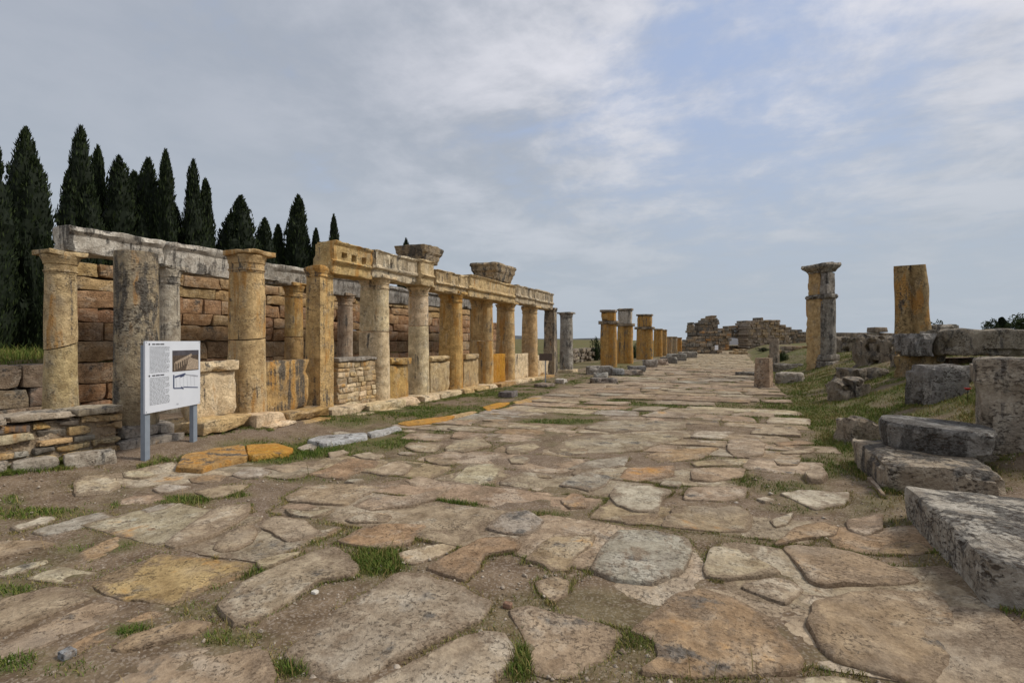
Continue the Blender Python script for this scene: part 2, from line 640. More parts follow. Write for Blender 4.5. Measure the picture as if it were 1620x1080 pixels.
def shaft(kind, cx, cy, z0, z1, R, L=0.7, w=None, taper=0.88, rough=0.016, rings=16, rot=0.0, seed=None, cut0=None, cut1=None, lean=(0, 0), bite=0.0):
    if seed is None:
        SEED[0] += 1
        seed = SEED[0]
    O = outline(kind, R, L, w)
    out = []
    for k in range(rings):
        t = k / (rings - 1)
        z = z0 + (z1 - z0) * t
        s = 1 - (1 - taper) * t ** 1.4
        Q = O * s
        if kind == 'half':
            Q = O * np.array([s, s])
        zz = np.full(len(Q), z)
        if cut1 is not None and t > 0.5:
            zz = zz + cut1 * Q[:, 1] * (t - 0.5) * 2
        if cut0 is not None and t < 0.5:
            zz = zz + cut0 * Q[:, 1] * (0.5 - t) * 2
        P3 = np.stack([Q[:, 0], Q[:, 1], zz], 1)
        n = fbm(np.stack([Q[:, 0] * 3, Q[:, 1] * 3, zz * 1.6], 1) + seed * 2.7, seed, 3)
        b = np.clip(fbm(np.stack([Q[:, 0] * 2, Q[:, 1] * 2, zz * 1.1], 1) + seed * 5.1, seed + 3, 2) - 0.25, 0, 1) * bite
        edge = 1.0 if 0 < k < rings - 1 else 0.985
        m = (1 + (n * rough - b) / max(R, 0.1)) * edge
        x, y = P3[:, 0] * m + lean[0] * (z - z0), P3[:, 1] * m + lean[1] * (z - z0)
        if rot:
            ca, sa = math.cos(rot), math.sin(rot)
            x, y = x * ca - y * sa, x * sa + y * ca
        out.append(np.stack([x + cx, y + cy, zz], 1))
    return loft(out)


def capital(kind, cx, cy, z0, z1, R, L=0.7, w=None, flare=1.30, ab=0.09, rot=0.0):
    """necking ring, echinus and a square abacus with worn corners"""
    O = outline(kind, R, L, w)
    hz = z1 - z0 - ab
    prof = [(0.0, 1.0), (0.10, 1.0), (0.12, 1.07), (0.22, 1.07), (0.25, 1.0), (0.52, 1.01), (0.55, 1.08), (0.64, 1.09),
            (0.80, 1.0 + (flare - 1) * 0.65), (0.95, flare), (1.0, flare)]
    SEED[0] += 1
    out = []
    for t, s in prof:
        if kind == 'half':
            Q = O + np.sign(O) * 0
            d = O / np.maximum(np.linalg.norm(O, axis=1), 1e-6)[:, None]
            Q = O + d * R * (s - 1)
        else:
            Q = O * s
        z = z0 + hz * t
        n = fbm(np.stack([Q[:, 0] * 4, Q[:, 1] * 4, np.full(len(Q), z * 3)], 1) + SEED[0], SEED[0], 3)
        Q = Q * (1 + n * 0.014 / R)[:, None]
        x, y = Q[:, 0], Q[:, 1]
        if rot:
            ca, sa = math.cos(rot), math.sin(rot)
            x, y = x * ca - y * sa, x * sa + y * ca
        out.append(np.stack([x + cx, y + cy, np.full(len(Q), z)], 1))
    if kind == 'half':
        x0, x1 = -L - 0.05, R * flare + 0.03
    elif kind == 'square':
        x0, x1 = -L / 2 * 1.18, L / 2 * 1.18
    elif kind == 'double':
        x0, x1 = -(R + L * 0.30) * 1.15, (R + L * 0.30) * 1.15
    else:
        x0, x1 = -R * flare * 1.02, R * flare * 1.02
    wy = (w if (kind == 'square' and w) else R) * flare * 2.04
    mx = (x0 + x1) / 2
    ca, sa = math.cos(rot), math.sin(rot)
    a = rock((cx + mx * ca, cy + mx * sa, z1 - ab), (x1 - x0, wy, ab), seg=0.12, r=0.02, rough=0.018, chip=0.05, rotz=rot)
    return join(loft(out), a)


OCH = (0.56, 0.405, 0.215)       # warm travertine
PALE = (0.68, 0.55, 0.365)
GREY = (0.32, 0.29, 0.255)
BROWN = (0.32, 0.19, 0.105)
ORANGE = (0.42, 0.225, 0.06)

# ------------------------------------------------------------------ the ground


def grid_axis(fine0, fine1, step, lo, hi, grow=1.16):
    a = list(np.arange(fine0, fine1 + 1e-6, step))
    s, v = step, a[-1]
    while v < hi:
        s *= grow
        v += s
        a.append(v)
    s, v = step, a[0]
    b = []
    while v > lo:
        s *= grow
        v -= s
        b.append(v)
    return np.array(b[::-1] + a)


# grass patches read off the photograph: px, py, half width px, half height px, strength
PATCH = [(598, 884, 46, 22, 1.0), (690, 795, 70, 16, 1.0), (750, 772, 40, 8, 0.9), (470, 856, 46, 10, 0.8), (370, 905, 80, 10, 0.8), (320, 930, 40, 8, 0.7),
         (205, 1000, 34, 12, 1.0), (160, 870, 60, 8, 0.6), (200, 860, 20, 6, 0.8), (60, 812, 90, 9, 0.8), (290, 792, 46, 8, 1.0), (370, 783, 30, 6, 0.8),
         (470, 1058, 36, 18, 0.9), (820, 1048, 22, 26, 0.9), (1012, 1015, 34, 14, 0.7), (1130, 1060, 90, 10, 0.7), (1280, 1030, 20, 14, 0.3),
         (740, 838, 40, 9, 0.8), (860, 815, 40, 8, 0.8), (850, 835, 22, 10, 0.6), (480, 712, 120, 12, 1.0), (420, 725, 60, 8, 0.9), (560, 700, 90, 10, 0.9), (640, 694, 40, 10, 1.0), (700, 648, 110, 8, 0.8),
         (560, 665, 130, 8, 0.6), (620, 700, 50, 8, 0.9), (940, 648, 80, 8, 1.0), (960, 636, 60, 5, 0.9), (890, 668, 70, 5, 0.9), (1042, 699, 12, 6, 1.0),
         (1188, 660, 16, 10, 1.0), (870, 765, 30, 8, 0.3), (1180, 760, 30, 10, 0.6), (1210, 720, 16, 20, 0.5), (1250, 770, 60, 10, 0.6), (1300, 740, 50, 18, 0.8),
         (1330, 700, 50, 20, 1.0), (1290, 660, 60, 20, 1.0), (1250, 640, 70, 14, 0.9), (1260, 805, 60, 8, 0.4), (1400, 800, 60, 16, 0.4), (1420, 850, 50, 24, 0.5),
         (1480, 900, 50, 30, 0.35), (20, 935, 40, 8, 0.8), (90, 912, 60, 6, 0.5), (20, 1050, 50, 20, 0.8), (100, 1060, 60, 16, 0.5), (350, 1010, 40, 14, 0.7), (400, 1010, 30, 8, 0.6),
         (300, 965, 50, 12, 0.5), (160, 935, 26, 8, 0.5), (265, 1010, 40, 6, 0.5), (730, 1000, 60, 6, 0.2), (940, 880, 10, 16, 0.6), (1090, 905, 14, 10, 0.6), (1240, 1000, 14, 10, 0.4),
         (800, 625, 80, 5, 0.6), (1010, 640, 40, 5, 0.5), (1100, 650, 60, 4, 0.4), (700, 680, 30, 6, 0.6), (455, 755, 40, 6, 0.5), (20, 795, 18, 6, 0.7), (183, 800, 10, 6, 0.8)]
PW = []
for (a, b, hw, hh, s) in PATCH:
    c = np.array(on_plane(a, b))
    e1 = np.array(on_plane(a + hw, b)) - c
    e2 = np.array(on_plane(a, b - hh)) - c
    PW.append((c, np.linalg.inv(np.stack([e1, e2], 1)), s))


def green(x, y):
    x = np.asarray(x, float)
    y = np.asarray(y, float)
    g = np.zeros_like(x)
    P = np.stack([x, y, 0 * x], 1)
    n = fbm(P * 1.7, 3, 3)
    for c, Mi, s in PW:
        dx, dy = x - c[0], y - c[1]
        u = Mi[0, 0] * dx + Mi[0, 1] * dy
        v = Mi[1, 0] * dx + Mi[1, 1] * dy
        g = np.maximum(g, s * ss(1.5 - np.sqrt(u * u + v * v) + n * 0.5))
    big = fbm(P * 0.45, 9, 3)
    right = ss((x - 1.0 - 0.5 * big) / 0.8) * ss((y - 6.2) / 1.2)
    g = np.maximum(g, right * ss(0.78 + n * 0.9 + big * 0.4))
    strip = ss((-x - 5.7) / 0.5) * ss((x + 7.6) / 0.3) * ss((y - 6.5) / 2) * ss((27 - y) / 4)
    g = np.maximum(g, strip * ss(0.60 + n * 1.2))
    field = ss((-x - 13.6) / 0.8)
    g = np.maximum(g, field * 0.95)
    g = np.maximum(g, ss((x - 3) / 3) * 0.9 * ss((y - 20) / 6) * ss(0.7 + big))
    far = ss((y - 24) / 8) * (1 - ss((x + 5.0) / 0.6) * (1 - ss((x - 0.8) / 0.5)))
    g = np.maximum(g, far * ss(0.6 + n * 0.8))
    street = ss((y - 9) / 5) * 0.85 * ss(0.48 + n * 1.4 + big * 0.5)
    g = np.maximum(g, street)
    g = np.maximum(g, 0.30 * ss(0.25 + n * 1.6) * ss((x + 7.5) / 1.0))
    return np.clip(g, 0, 1)


def build_ground():
    X = grid_axis(-8.5, 4.5, 0.07, -2500, 2500)
    Y = grid_axis(1.6, 13.0, 0.07, -300, 4000)
    gx, gy = np.meshgrid(X, Y)
    x, y = gx.ravel(), gy.ravel()
    z = terrain(x, y)
    P = np.stack([x, y, 0 * x], 1)
    near = ss((60 - np.hypot(x, y)) / 40)
    z = z + near * (0.022 * fbm(P * 1.1, 21, 3) + 0.010 * fbm(P * 6.0, 23, 2))
    z = z + ss((np.abs(x) - 8) / 4) * near * 0.10 * fbm(P * 0.5, 25, 3)
    far = np.hypot(x, y)
    z = z - ss((far - 300) / 2500) * 6.0
    nx, ny = len(X), len(Y)
    i = np.arange(nx - 1)
    j = np.arange(ny - 1)
    ii, jj = np.meshgrid(i, j)
    a = (jj * nx + ii).ravel()
    faces = np.stack([a, a + 1, a + nx + 1, a + nx], 1)
    o = raw('ground', np.stack([x, y, z], 1), faces, M['earth'])
    at = o.data.attributes.new('green', 'FLOAT', 'POINT')
    at.data.foreach_set('value', green(x, y).astype(np.float32))
    o['kind'] = 'structure'
    return o


ground = build_ground()

# far low ridges on the horizon
for (a0, a1, dist, hh, sd) in ((-60, -11.5, 1500, 40, 1), (6, 60, 2600, 30, 2), (-16, 8, 3200, 16, 3)):
    n = 90
    ang = np.linspace(rad(a0), rad(a1), n)
    t = np.linspace(0, 1, n)
    hgt = hh * (0.55 + 0.45 * fbm(np.stack([t * 9, 0 * t, 0 * t], 1) + sd, sd, 4)) * np.sin(t * math.pi) ** 0.35
    V, fs = [], []
    for k, (dd, f) in enumerate(((1.0, 0.0), (1.05, 0.7), (1.1, 1.0), (1.25, 0.0))):
        for q in range(n):
            V.append((math.sin(ang[q]) * dist * dd, math.cos(ang[q]) * dist * dd, -8 + (hgt[q] + 8) * f))
    for k in range(3):
        for q in range(n - 1):
            fs.append([k * n + q, k * n + q + 1, (k + 1) * n + q + 1, (k + 1) * n + q])
    o = raw('hills', np.array(V), fs, M['hill'])
    o['kind'] = 'structure'

# ------------------------------------------------------------------ the paved street
street = bpy.data.objects.new('street', None)
COL.objects.link(street)
street['kind'] = 'structure'

TONE = {'g': (0.345, 0.300, 0.250), 'p': (0.360, 0.285, 0.225), 'o': (0.330, 0.225, 0.145), 'w': (0.50, 0.475, 0.44),
        'b': (0.335, 0.335, 0.330), 'y': (0.385, 0.275, 0.125), 't': (0.330, 0.260, 0.185), 'l': (0.43, 0.375, 0.30)}
# outlines of the stones read off the photograph (pixels), tone, height in metres
TRACED = [
    ('g', .055, [(449, 1024), (538, 954), (622, 904), (637, 899), (672, 903), (733, 920), (756, 935), (778, 942), (776, 956), (756, 977), (684, 1008), (622, 1042), (573, 1067), (536, 1070), (486, 1052), (454, 1035)]),
    ('g', .05, [(520, 1120), (578, 1077), (684, 1022), (736, 998), (768, 990), (800, 993), (822, 1012), (815, 1030), (790, 1060), (770, 1085), (740, 1125)]),
    ('g', .06, [(341, 954), (370, 925), (400, 908), (440, 887), (490, 867), (530, 857), (553, 870), (568, 889), (558, 904), (506, 912), (474, 934), (400, 977), (370, 978)]),
    ('y', .035, [(136, 921), (183, 899), (222, 884), (247, 872), (296, 873), (333, 881), (398, 888), (396, 898), (360, 915), (310, 935), (278, 957), (244, 951), (187, 946), (148, 930)]),
    ('l', .04, [(405, 881), (440, 872), (478, 868), (455, 880), (432, 890), (408, 894)]),
    ('g', .045, [(-70, 962), (0, 944), (42, 931), (81, 923), (118, 925), (138, 933), (146, 941), (104, 957), (62, 974), (0, 996), (-70, 1015)]),
    ('p', .03, [(-30, 1032), (37, 998), (84, 979), (118, 961), (153, 947), (183, 949), (188, 958), (158, 981), (118, 998), (62, 1020), (0, 1040)]),
    ('o', .03, [(99, 1025), (138, 1000), (197, 980), (242, 963), (266, 964), (249, 976), (205, 988), (172, 1001), (158, 1016), (118, 1032)]),
    ('t', .04, [(173, 1023), (205, 1000), (262, 981), (306, 975), (338, 979), (309, 998), (257, 1010), (202, 1025)]),
    ('p', .02, [(150, 1060), (230, 1036), (330, 1016), (420, 1024), (440, 1060), (420, 1115), (200, 1125)]),
    ('l', .03, [(-12, 906), (0, 900), (37, 888), (74, 881), (77, 886), (40, 900), (12, 907)]),
    ('l', .035, [(40, 910), (67, 900), (99, 892), (125, 897), (155, 900), (150, 908), (128, 915), (107, 921), (85, 918)]),
    ('t', .035, [(-20, 853), (40, 850), (75, 853), (92, 856), (60, 864), (30, 872), (-20, 885)]),
    ('o', .03, [(120, 878), (130, 868), (160, 853), (210, 838), (245, 830), (262, 838), (225, 850), (190, 863), (160, 878), (140, 886)]),
    ('b', .035, [(48, 838), (75, 830), (120, 815), (160, 807), (186, 812), (160, 823), (110, 838), (75, 845)]),
    ('w', .05, [(15, 829), (45, 822), (68, 812), (92, 812), (78, 822), (52, 829), (25, 836)]),
    ('l', .055, [(258, 858), (275, 842), (300, 825), (330, 805), (348, 795), (395, 792), (398, 800), (388, 815), (360, 830), (330, 845), (300, 855), (275, 861)]),
    ('p', .04, [(335, 862), (355, 840), (372, 828), (400, 824), (408, 838), (400, 852), (375, 864), (350, 868)]),
    ('w', .05, [(240, 770), (262, 763), (304, 765), (290, 771), (262, 776), (248, 776)]),
    ('p', .05, [(304, 775), (346, 764), (395, 761), (383, 771), (353, 781), (328, 784)]),
    ('b', .05, [(222, 803), (250, 795), (281, 791), (269, 798), (230, 809)]),
    ('b', .05, [(193, 823), (215, 815), (232, 813), (226, 819)]),
    ('o', .03, [(297, 755), (325, 750), (358, 750), (350, 759), (325, 763), (303, 761)]),
    ('w', .05, [(365, 748), (388, 738), (415, 738), (432, 744), (412, 753), (385, 754)]),
    ('l', .06, [(193, 748), (215, 744), (240, 744), (250, 748), (225, 753), (195, 753)]),
    ('p', .04, [(415, 737), (474, 728), (518, 732), (504, 741), (449, 745)]),
    ('o', .05, [(486, 747), (520, 736), (548, 722), (600, 726), (592, 738), (556, 745), (548, 753), (515, 750)]),
    ('l', .05, [(518, 714), (543, 709), (553, 713), (523, 723)]),
    ('l', .05, [(555, 717), (583, 712), (610, 717), (597, 724), (570, 722)]),
    ('l', .05, [(583, 744), (612, 730), (632, 727), (654, 734), (642, 748), (607, 748)]),
    ('w', .04, [(543, 760), (563, 754), (578, 756), (560, 762)]),
    ('p', .045, [(449, 783), (481, 765), (548, 762), (608, 767), (576, 781), (546, 796), (504, 793), (454, 789)]),
    ('p', .04, [(555, 796), (587, 784), (647, 782), (719, 767), (691, 786), (647, 798), (588, 803)]),
    ('l', .06, [(449, 801), (486, 805), (533, 799), (509, 810), (486, 813), (458, 809)]),
    ('l', .04, [(543, 818), (578, 807), (622, 811), (612, 822), (558, 823)]),
    ('o', .04, [(531, 852), (568, 831), (598, 825), (677, 826), (659, 843), (650, 855), (605, 866), (558, 859)]),
    ('l', .05, [(704, 761), (728, 744), (741, 730), (780, 731), (799, 736), (785, 754), (758, 766)]),
    ('l', .05, [(640, 704), (647, 698), (704, 698), (686, 712), (655, 711)]),
    ('p', .04, [(630, 692), (647, 684), (716, 686), (691, 695)]),
    ('l', .04, [(701, 709), (718, 695), (758, 688), (780, 703), (736, 714)]),
    ('g', .03, [(669, 819), (704, 813), (684, 825)]),
    ('b', .055, [(767, 831), (783, 817), (802, 804), (837, 803), (864, 820), (850, 835), (830, 842), (800, 839)]),
    ('o', .045, [(671, 893), (718, 869), (761, 846), (803, 842), (827, 851), (820, 865), (768, 873), (756, 897), (735, 916)]),
    ('l', .03, [(625, 873), (665, 862), (720, 853), (743, 850), (718, 864), (690, 877), (655, 888), (640, 885)]),
    ('t', .05, [(827, 880), (857, 852), (881, 845), (943, 842), (936, 858), (914, 875), (899, 896), (872, 897), (858, 886)]),
    ('b', .065, [(931, 893), (958, 853), (978, 830), (1037, 834), (1089, 844), (1097, 868), (1079, 897), (1035, 918), (973, 907)]),
    ('o', .06, [(885, 787), (905, 775), (923, 779), (929, 797), (900, 799)]),
    ('b', .05, [(881, 766), (923, 742), (968, 750), (957, 766), (933, 775), (909, 769)]),
    ('w', .05, [(962, 779), (975, 765), (1022, 763), (1066, 772), (1047, 785), (1042, 806), (1002, 806), (975, 796)]),
    ('t', .04, [(975, 812), (1044, 810), (1031, 826), (988, 824)]),
    ('t', .045, [(1044, 829), (1062, 803), (1086, 798), (1170, 798), (1193, 810), (1183, 837), (1096, 834)]),
    ('p', .045, [(1079, 787), (1088, 767), (1183, 767), (1180, 783), (1150, 790)]),
    ('o', .04, [(977, 755), (990, 739), (1067, 734), (1066, 749), (1012, 759)]),
    ('w', .07, [(1042, 761), (1049, 755), (1081, 757), (1074, 764)]),
    ('g', .05, [(866, 709), (904, 689), (1081, 682), (1079, 692), (1035, 702), (1020, 709), (963, 713), (886, 717)]),
    ('g', .05, [(921, 676), (953, 663), (1085, 663), (1084, 676), (973, 682)]),
    ('b', .04, [(894, 738), (936, 725), (996, 720), (986, 734), (958, 740)]),
    ('o', .04, [(1017, 718), (1059, 708), (1139, 706), (1109, 723), (1047, 729)]),
    ('w', .05, [(1091, 690), (1099, 679), (1163, 681), (1146, 691)]),
    ('p', .05, [(1153, 692), (1195, 690), (1212, 698), (1207, 719), (1162, 719), (1149, 709)]),
    ('p', .04, [(1092, 741), (1130, 737), (1181, 738), (1177, 751), (1125, 759), (1094, 757)]),
    ('t', .035, [(1092, 731), (1130, 724), (1198, 723), (1193, 733), (1100, 736)]),
    ('o', .04, [(1223, 698), (1268, 695), (1293, 700), (1233, 704)]),
    ('l', .05, [(1233, 713), (1290, 706), (1286, 712), (1240, 716)]),
    ('p', .04, [(1221, 723), (1268, 720), (1263, 733), (1231, 734)]),
    ('w', .04, [(1233, 777), (1268, 772), (1346, 776), (1338, 794), (1288, 803), (1260, 788)]),
    ('w', .06, [(1196, 784), (1211, 780), (1225, 785), (1209, 790)]),
    ('o', .055, [(1223, 857), (1258, 828), (1298, 819), (1328, 826), (1325, 842), (1273, 847), (1240, 855)]),
    ('t', .055, [(1238, 859), (1262, 856), (1338, 864), (1383, 878), (1432, 899), (1455, 916), (1422, 920), (1338, 918), (1296, 920), (1279, 911), (1266, 892)]),
    ('l', .055, [(1111, 892), (1125, 859), (1158, 858), (1180, 866), (1206, 882), (1238, 899), (1205, 906), (1143, 911), (1114, 906)]),
    ('l', .045, [(1168, 922), (1205, 912), (1230, 909), (1255, 913), (1275, 926), (1244, 949), (1215, 941)]),
    ('o', .05, [(993, 990), (1047, 950), (1067, 932), (1109, 924), (1146, 936), (1183, 951), (1213, 966), (1242, 1001), (1272, 1036), (1270, 1051), (1225, 1059), (1072, 1061), (1007, 1056), (1040, 1030), (1030, 1005)]),
    ('t', .05, [(1275, 978), (1287, 946), (1328, 937), (1345, 931), (1388, 927), (1472, 933), (1500, 951), (1520, 1010), (1470, 1075), (1415, 1062), (1323, 1035), (1296, 1013)]),
    ('l', .04, [(1237, 1077), (1274, 1065), (1328, 1065), (1373, 1077), (1395, 1115), (1225, 1115)]),
    ('t', .02, [(845, 917), (880, 906), (903, 916), (898, 938), (875, 950), (852, 935)]),
    ('p', .05, [(1337, 819), (1396, 814), (1398, 836), (1369, 842), (1342, 832)]),
    ('g', .05, [(1216, 818), (1258, 808), (1246, 826), (1226, 830)]),
    ('l', .05, [(800, 705), (844, 698), (857, 704), (837, 713), (802, 716)]),
    ('g', .05, [(804, 722), (825, 717), (840, 722), (830, 731), (808, 730)]),
    ('g', .16, [(1272, 740), (1285, 730), (1300, 730), (1311, 742), (1300, 749), (1280, 749)]),
    ('p', .02, [(800, 960), (835, 955), (870, 965), (960, 985), (985, 1000), (960, 1040), (900, 1070), (840, 1060), (835, 1010)]),
]


def smooth_outline(P, N, seed, jit):
    P = np.asarray(P, float)
    for _ in range(1):
        Q = np.roll(P, -1, 0)
        P = np.stack([0.91 * P + 0.09 * Q, 0.09 * P + 0.91 * Q], 1).reshape(-1, 2)
    C = np.concatenate([P, P[:1]])
    s = np.concatenate([[0], np.cumsum(np.linalg.norm(np.diff(C, axis=0), axis=1))])
    t = np.linspace(0, s[-1], N, endpoint=False)
    O = np.stack([np.interp(t, s, C[:, 0]), np.interp(t, s, C[:, 1])], 1)
    c = O.mean(0)
    n = fbm(np.stack([O[:, 0] * 7, O[:, 1] * 7, 0 * O[:, 0]], 1) + seed * 1.7, seed, 4)
    d = O - c
    L = np.linalg.norm(d, axis=1, keepdims=True)
    return O + d / np.maximum(L, 1e-6) * (n * jit)[:, None]


EDGE = [None]


def mark_edge(o):
    at = o.data.attributes.new('edge', 'FLOAT', 'POINT')
    at.data.foreach_set('value', EDGE[0].astype(np.float32))


def flagstone(P, h, seed, N=48, jit=0.03, fine=True, worn=1.0, zoff=0.0):
    P = np.asarray(P, float)
    if np.sum(P[:, 0] * np.roll(P[:, 1], -1) - P[:, 1] * np.roll(P[:, 0], -1)) < 0:
        P = P[::-1]
    O = smooth_outline(P, N, seed, jit)
    c = O.mean(0)
    size = math.sqrt(np.ptp(O[:, 0]) * np.ptp(O[:, 1]))
    h = h * 0.50
    e = min(0.016 / max(size, 0.1), 0.10)
    scales = [(1.03, -0.14), (1.01, 0.10), (1.0, 0.55), (1 - e * 0.7, 0.86), (1 - e * 2.0, 0.97)]
    scales += [(v, 1.0) for v in ((0.84, 0.6, 0.36, 0.16) if fine else (0.6,))]
    tilt = np.array([rng.uniform(-1, 1), rng.uniform(-1, 1)]) * 0.012
    out = []
    for s, zf in scales:
        Q = c + (O - c) * s
        z = terrain(Q[:, 0], Q[:, 1])
        P3 = np.stack([Q[:, 0], Q[:, 1], 0 * z], 1)
        if zf < 0:
            zz = z + zf
        else:
            n = 0.016 * fbm(P3 * 2.0 + seed, seed, 3) + 0.008 * fbm(P3 * 9.0 + seed, seed + 1, 2)
            zz = z + h * zf + n * worn * min(1, zf * 1.2) + (Q - c) @ tilt + zoff
        out.append(np.stack([Q[:, 0], Q[:, 1], zz], 1))
    R = np.array(out)
    K = len(R)
    V = R.reshape(-1, 3)
    fs = []
    for k in range(K - 1):
        for i in range(N):
            j = (i + 1) % N
            fs.append([k * N + i, k * N + j, (k + 1) * N + j, (k + 1) * N + i])
    V = np.concatenate([V, [R[-1].mean(0)]])
    EDGE[0] = np.concatenate([np.repeat([1, 1, 1, .9, .75, .25] + [0.0] * (K - 6), N), [0.0]])
    for i in range(N):
        fs.append([K * N, (K - 1) * N + i, (K - 1) * N + (i + 1) % N])
    return V, fs, O


def vary(c, k=0.10):
    f = 1 + rng.uniform(-k, k)
    return tuple(float(np.clip(v * f * (1 + rng.uniform(-0.03, 0.03)), 0, 1)) for v in c)


TONE = {k: tuple(a * .68 + b * .32 for a, b in zip((v[0] * .88, v[1] * .85, v[2] * .75), (0.325, 0.258, 0.178))) for k, v in TONE.items()}
STONES = []     # world outlines of every laid stone, for grass and overlap tests
for q, (t, h, P) in enumerate(TRACED):
    W = np.array([on_plane(a, b, h * 0.8) for a, b in P])
    size = math.sqrt(np.ptp(W[:, 0]) * np.ptp(W[:, 1]))
    V, fs, O = flagstone(W, h, 300 + q, N=64 if size > 0.8 else 40, jit=0.03 * min(1, size))
    dark = {'g': 0.34, 'b': 0.34, 'l': 0.22, 'w': 0.14}.get(t, 0.25)
    mark_edge(part('paving_stone', (V, fs), M['paving'], street, vary(TONE[t], 0.06), dark, {'o': 34, 'y': 62, 't': 26}.get(t, 14)))
    STONES.append(O)


def inside(P, O):
    x, y = P
    r = False
    n = len(O)
    j = n - 1
    for i in range(n):
        if (O[i][1] > y) != (O[j][1] > y) and x < (O[j][0] - O[i][0]) * (y - O[i][1]) / (O[j][1] - O[i][1]) + O[i][0]:
            r = not r
        j = i
    return r


BB = [(O[:, 0].min(), O[:, 0].max(), O[:, 1].min(), O[:, 1].max()) for O in STONES]
POLY = [O[::3] for O in STONES]


def hits(W):
    c = W.mean(0)
    pts = [c] + [c + (w - c) * 0.93 for w in W] + [c + (w - c) * 0.5 for w in W]
    for (x0, x1, y0, y1), O in zip(BB, POLY):
        if W[:, 0].max() < x0 or W[:, 0].min() > x1 or W[:, 1].max() < y0 or W[:, 1].min() > y1:
            continue
        for p in pts:
            if inside(p, O):
                return True
        for p in O[::2]:
            if inside(p, W):
                return True
    return False


def left_edge(Y):
    return -7.0 + min(max(Y - 5.4, 0), 6) * 0.25


far_stones = []
count = len(TRACED)


def add_stone(W, h, N, fine, jit=0.035):
    global count
    t = random.choices('gpolbwt', (22, 24, 10, 20, 5, 3, 16))[0]
    V, fs, O = flagstone(W, h, 900 + count, N=N, jit=jit, fine=fine)
    mark_edge(part('paving_stone', (V, fs), M['paving'], street, vary(TONE[t], 0.10), random.uniform(0.08, 0.34), random.choice((5, 12, 20, 30))))
    STONES.append(O)
    POLY.append(O[::3])
    BB.append((O[:, 0].min(), O[:, 0].max(), O[:, 1].min(), O[:, 1].max()))
    count += 1


def ragged(cx, cy, a, b, rot, n=7):
    P = []
    for k in range(n):
        th = 2 * math.pi * (k + random.uniform(-.25, .25)) / n
        m = 1 / max(abs(math.cos(th)), abs(math.sin(th))) ** 0.6
        P.append((a * m * math.cos(th) * random.uniform(.85, 1.1), b * m * math.sin(th) * random.uniform(.85, 1.1)))
    P = np.array(P)
    return np.stack([cx + P[:, 0] * math.cos(rot) - P[:, 1] * math.sin(rot), cy + P[:, 0] * math.sin(rot) + P[:, 1] * math.cos(rot)], 1)


tries = 0
small = 0
while tries < 1200 and small < 26:
    tries += 1
    cy = random.uniform(2.6, 9.5)
    cx = random.uniform(max(left_edge(cy) + .2, -cy * 2.2), 1.3)
    a = random.choice((0.5, 0.36, 0.26, 0.18)) * random.uniform(0.8, 1.3)
    W = ragged(cx, cy, a, a * random.uniform(.45, .8), random.uniform(-.5, .5))
    if green(np.array([cx]), np.array([cy]))[0] > 0.4 or hits(W.mean(0) + (W - W.mean(0)) * 1.1):
        continue
    add_stone(W, random.uniform(0.012, 0.04), 32, True, 0.05)
    small += 1
y = 2.7
while y < 92:
    dy = random.uniform(0.55, 1.0)
    x = left_edge(y) + random.uniform(0.0, 0.5)
    xr = 1.1 + random.uniform(-.3, .3)
    shift = random.uniform(-.05, .05)
    while x < xr:
        dx = random.uniform(0.55, 1.7)
        if random.random() < 0.22:
            dx *= 1.7
        skew = random.uniform(-0.22, 0.22)
        g = 0.018
        wob = lambda: random.uniform(-.07, .07)
        W = np.array([(x + g + wob(), y + g + wob()), (x + dx * .5, y + g + wob() * .6), (x + dx - g + wob(), y + g + wob()), (x + dx - g + skew, y + dy - g + wob()),
                      (x + dx * .5 + skew, y + dy - g + wob() * .6), (x + g + skew + wob(), y + dy - g + wob())])
        W[:, 0] = np.minimum(W[:, 0], 1.45 + np.array([wob() for _ in W]))
        W[:, 1] += (0.05 + shift) * (W[:, 0] + 3)
        x += dx
        cc = W.mean(0)
        if random.random() < (0.24 if y < 8 else 0.10) or abs(cc[0]) > 2.4 * cc[1] or (y < 10 and green(cc[:1], cc[1:])[0] > 0.55):
            continue
        h = random.uniform(0.03, 0.085)
        if y < 13.5:
            inner = [cc] + [cc + (w - cc) * .6 for w in W]
            n_in = sum(any(x0 < p[0] < x1 and y0 < p[1] < y1 and inside(p, O) for (x0, x1, y0, y1), O in zip(BB, POLY)) for p in inner)
            if n_in >= 6:
                continue
            if n_in or hits(W):           # tucked under the stones laid before it
                h = random.uniform(0.004, 0.022) if y < 8 else random.uniform(0.012, 0.03)
            W = cc + (W - cc) * 0.985
        if count < 300:
            add_stone(W, h, 32, y < 13, 0.035)
        else:
            far_stones.append(flagstone(W, h * 1.2, 900 + len(far_stones), N=14, jit=0.03, fine=False)[:2])
    y += dy
o = part('far_paving', join(*far_stones), M['paving'], street, (0.320, 0.258, 0.170), 0.28, 18)
o['kind'] = 'stuff'

# ------------------------------------------------------------------ the latrine: front row of supports
XF = -8.2


def base_z(Y):
    return float(np.interp(Y, [4.5, 6.6, 8.5, 10.5, 14, 26], [0.42, 0.36, 0.24, 0.17, 0.14, 0.10]))


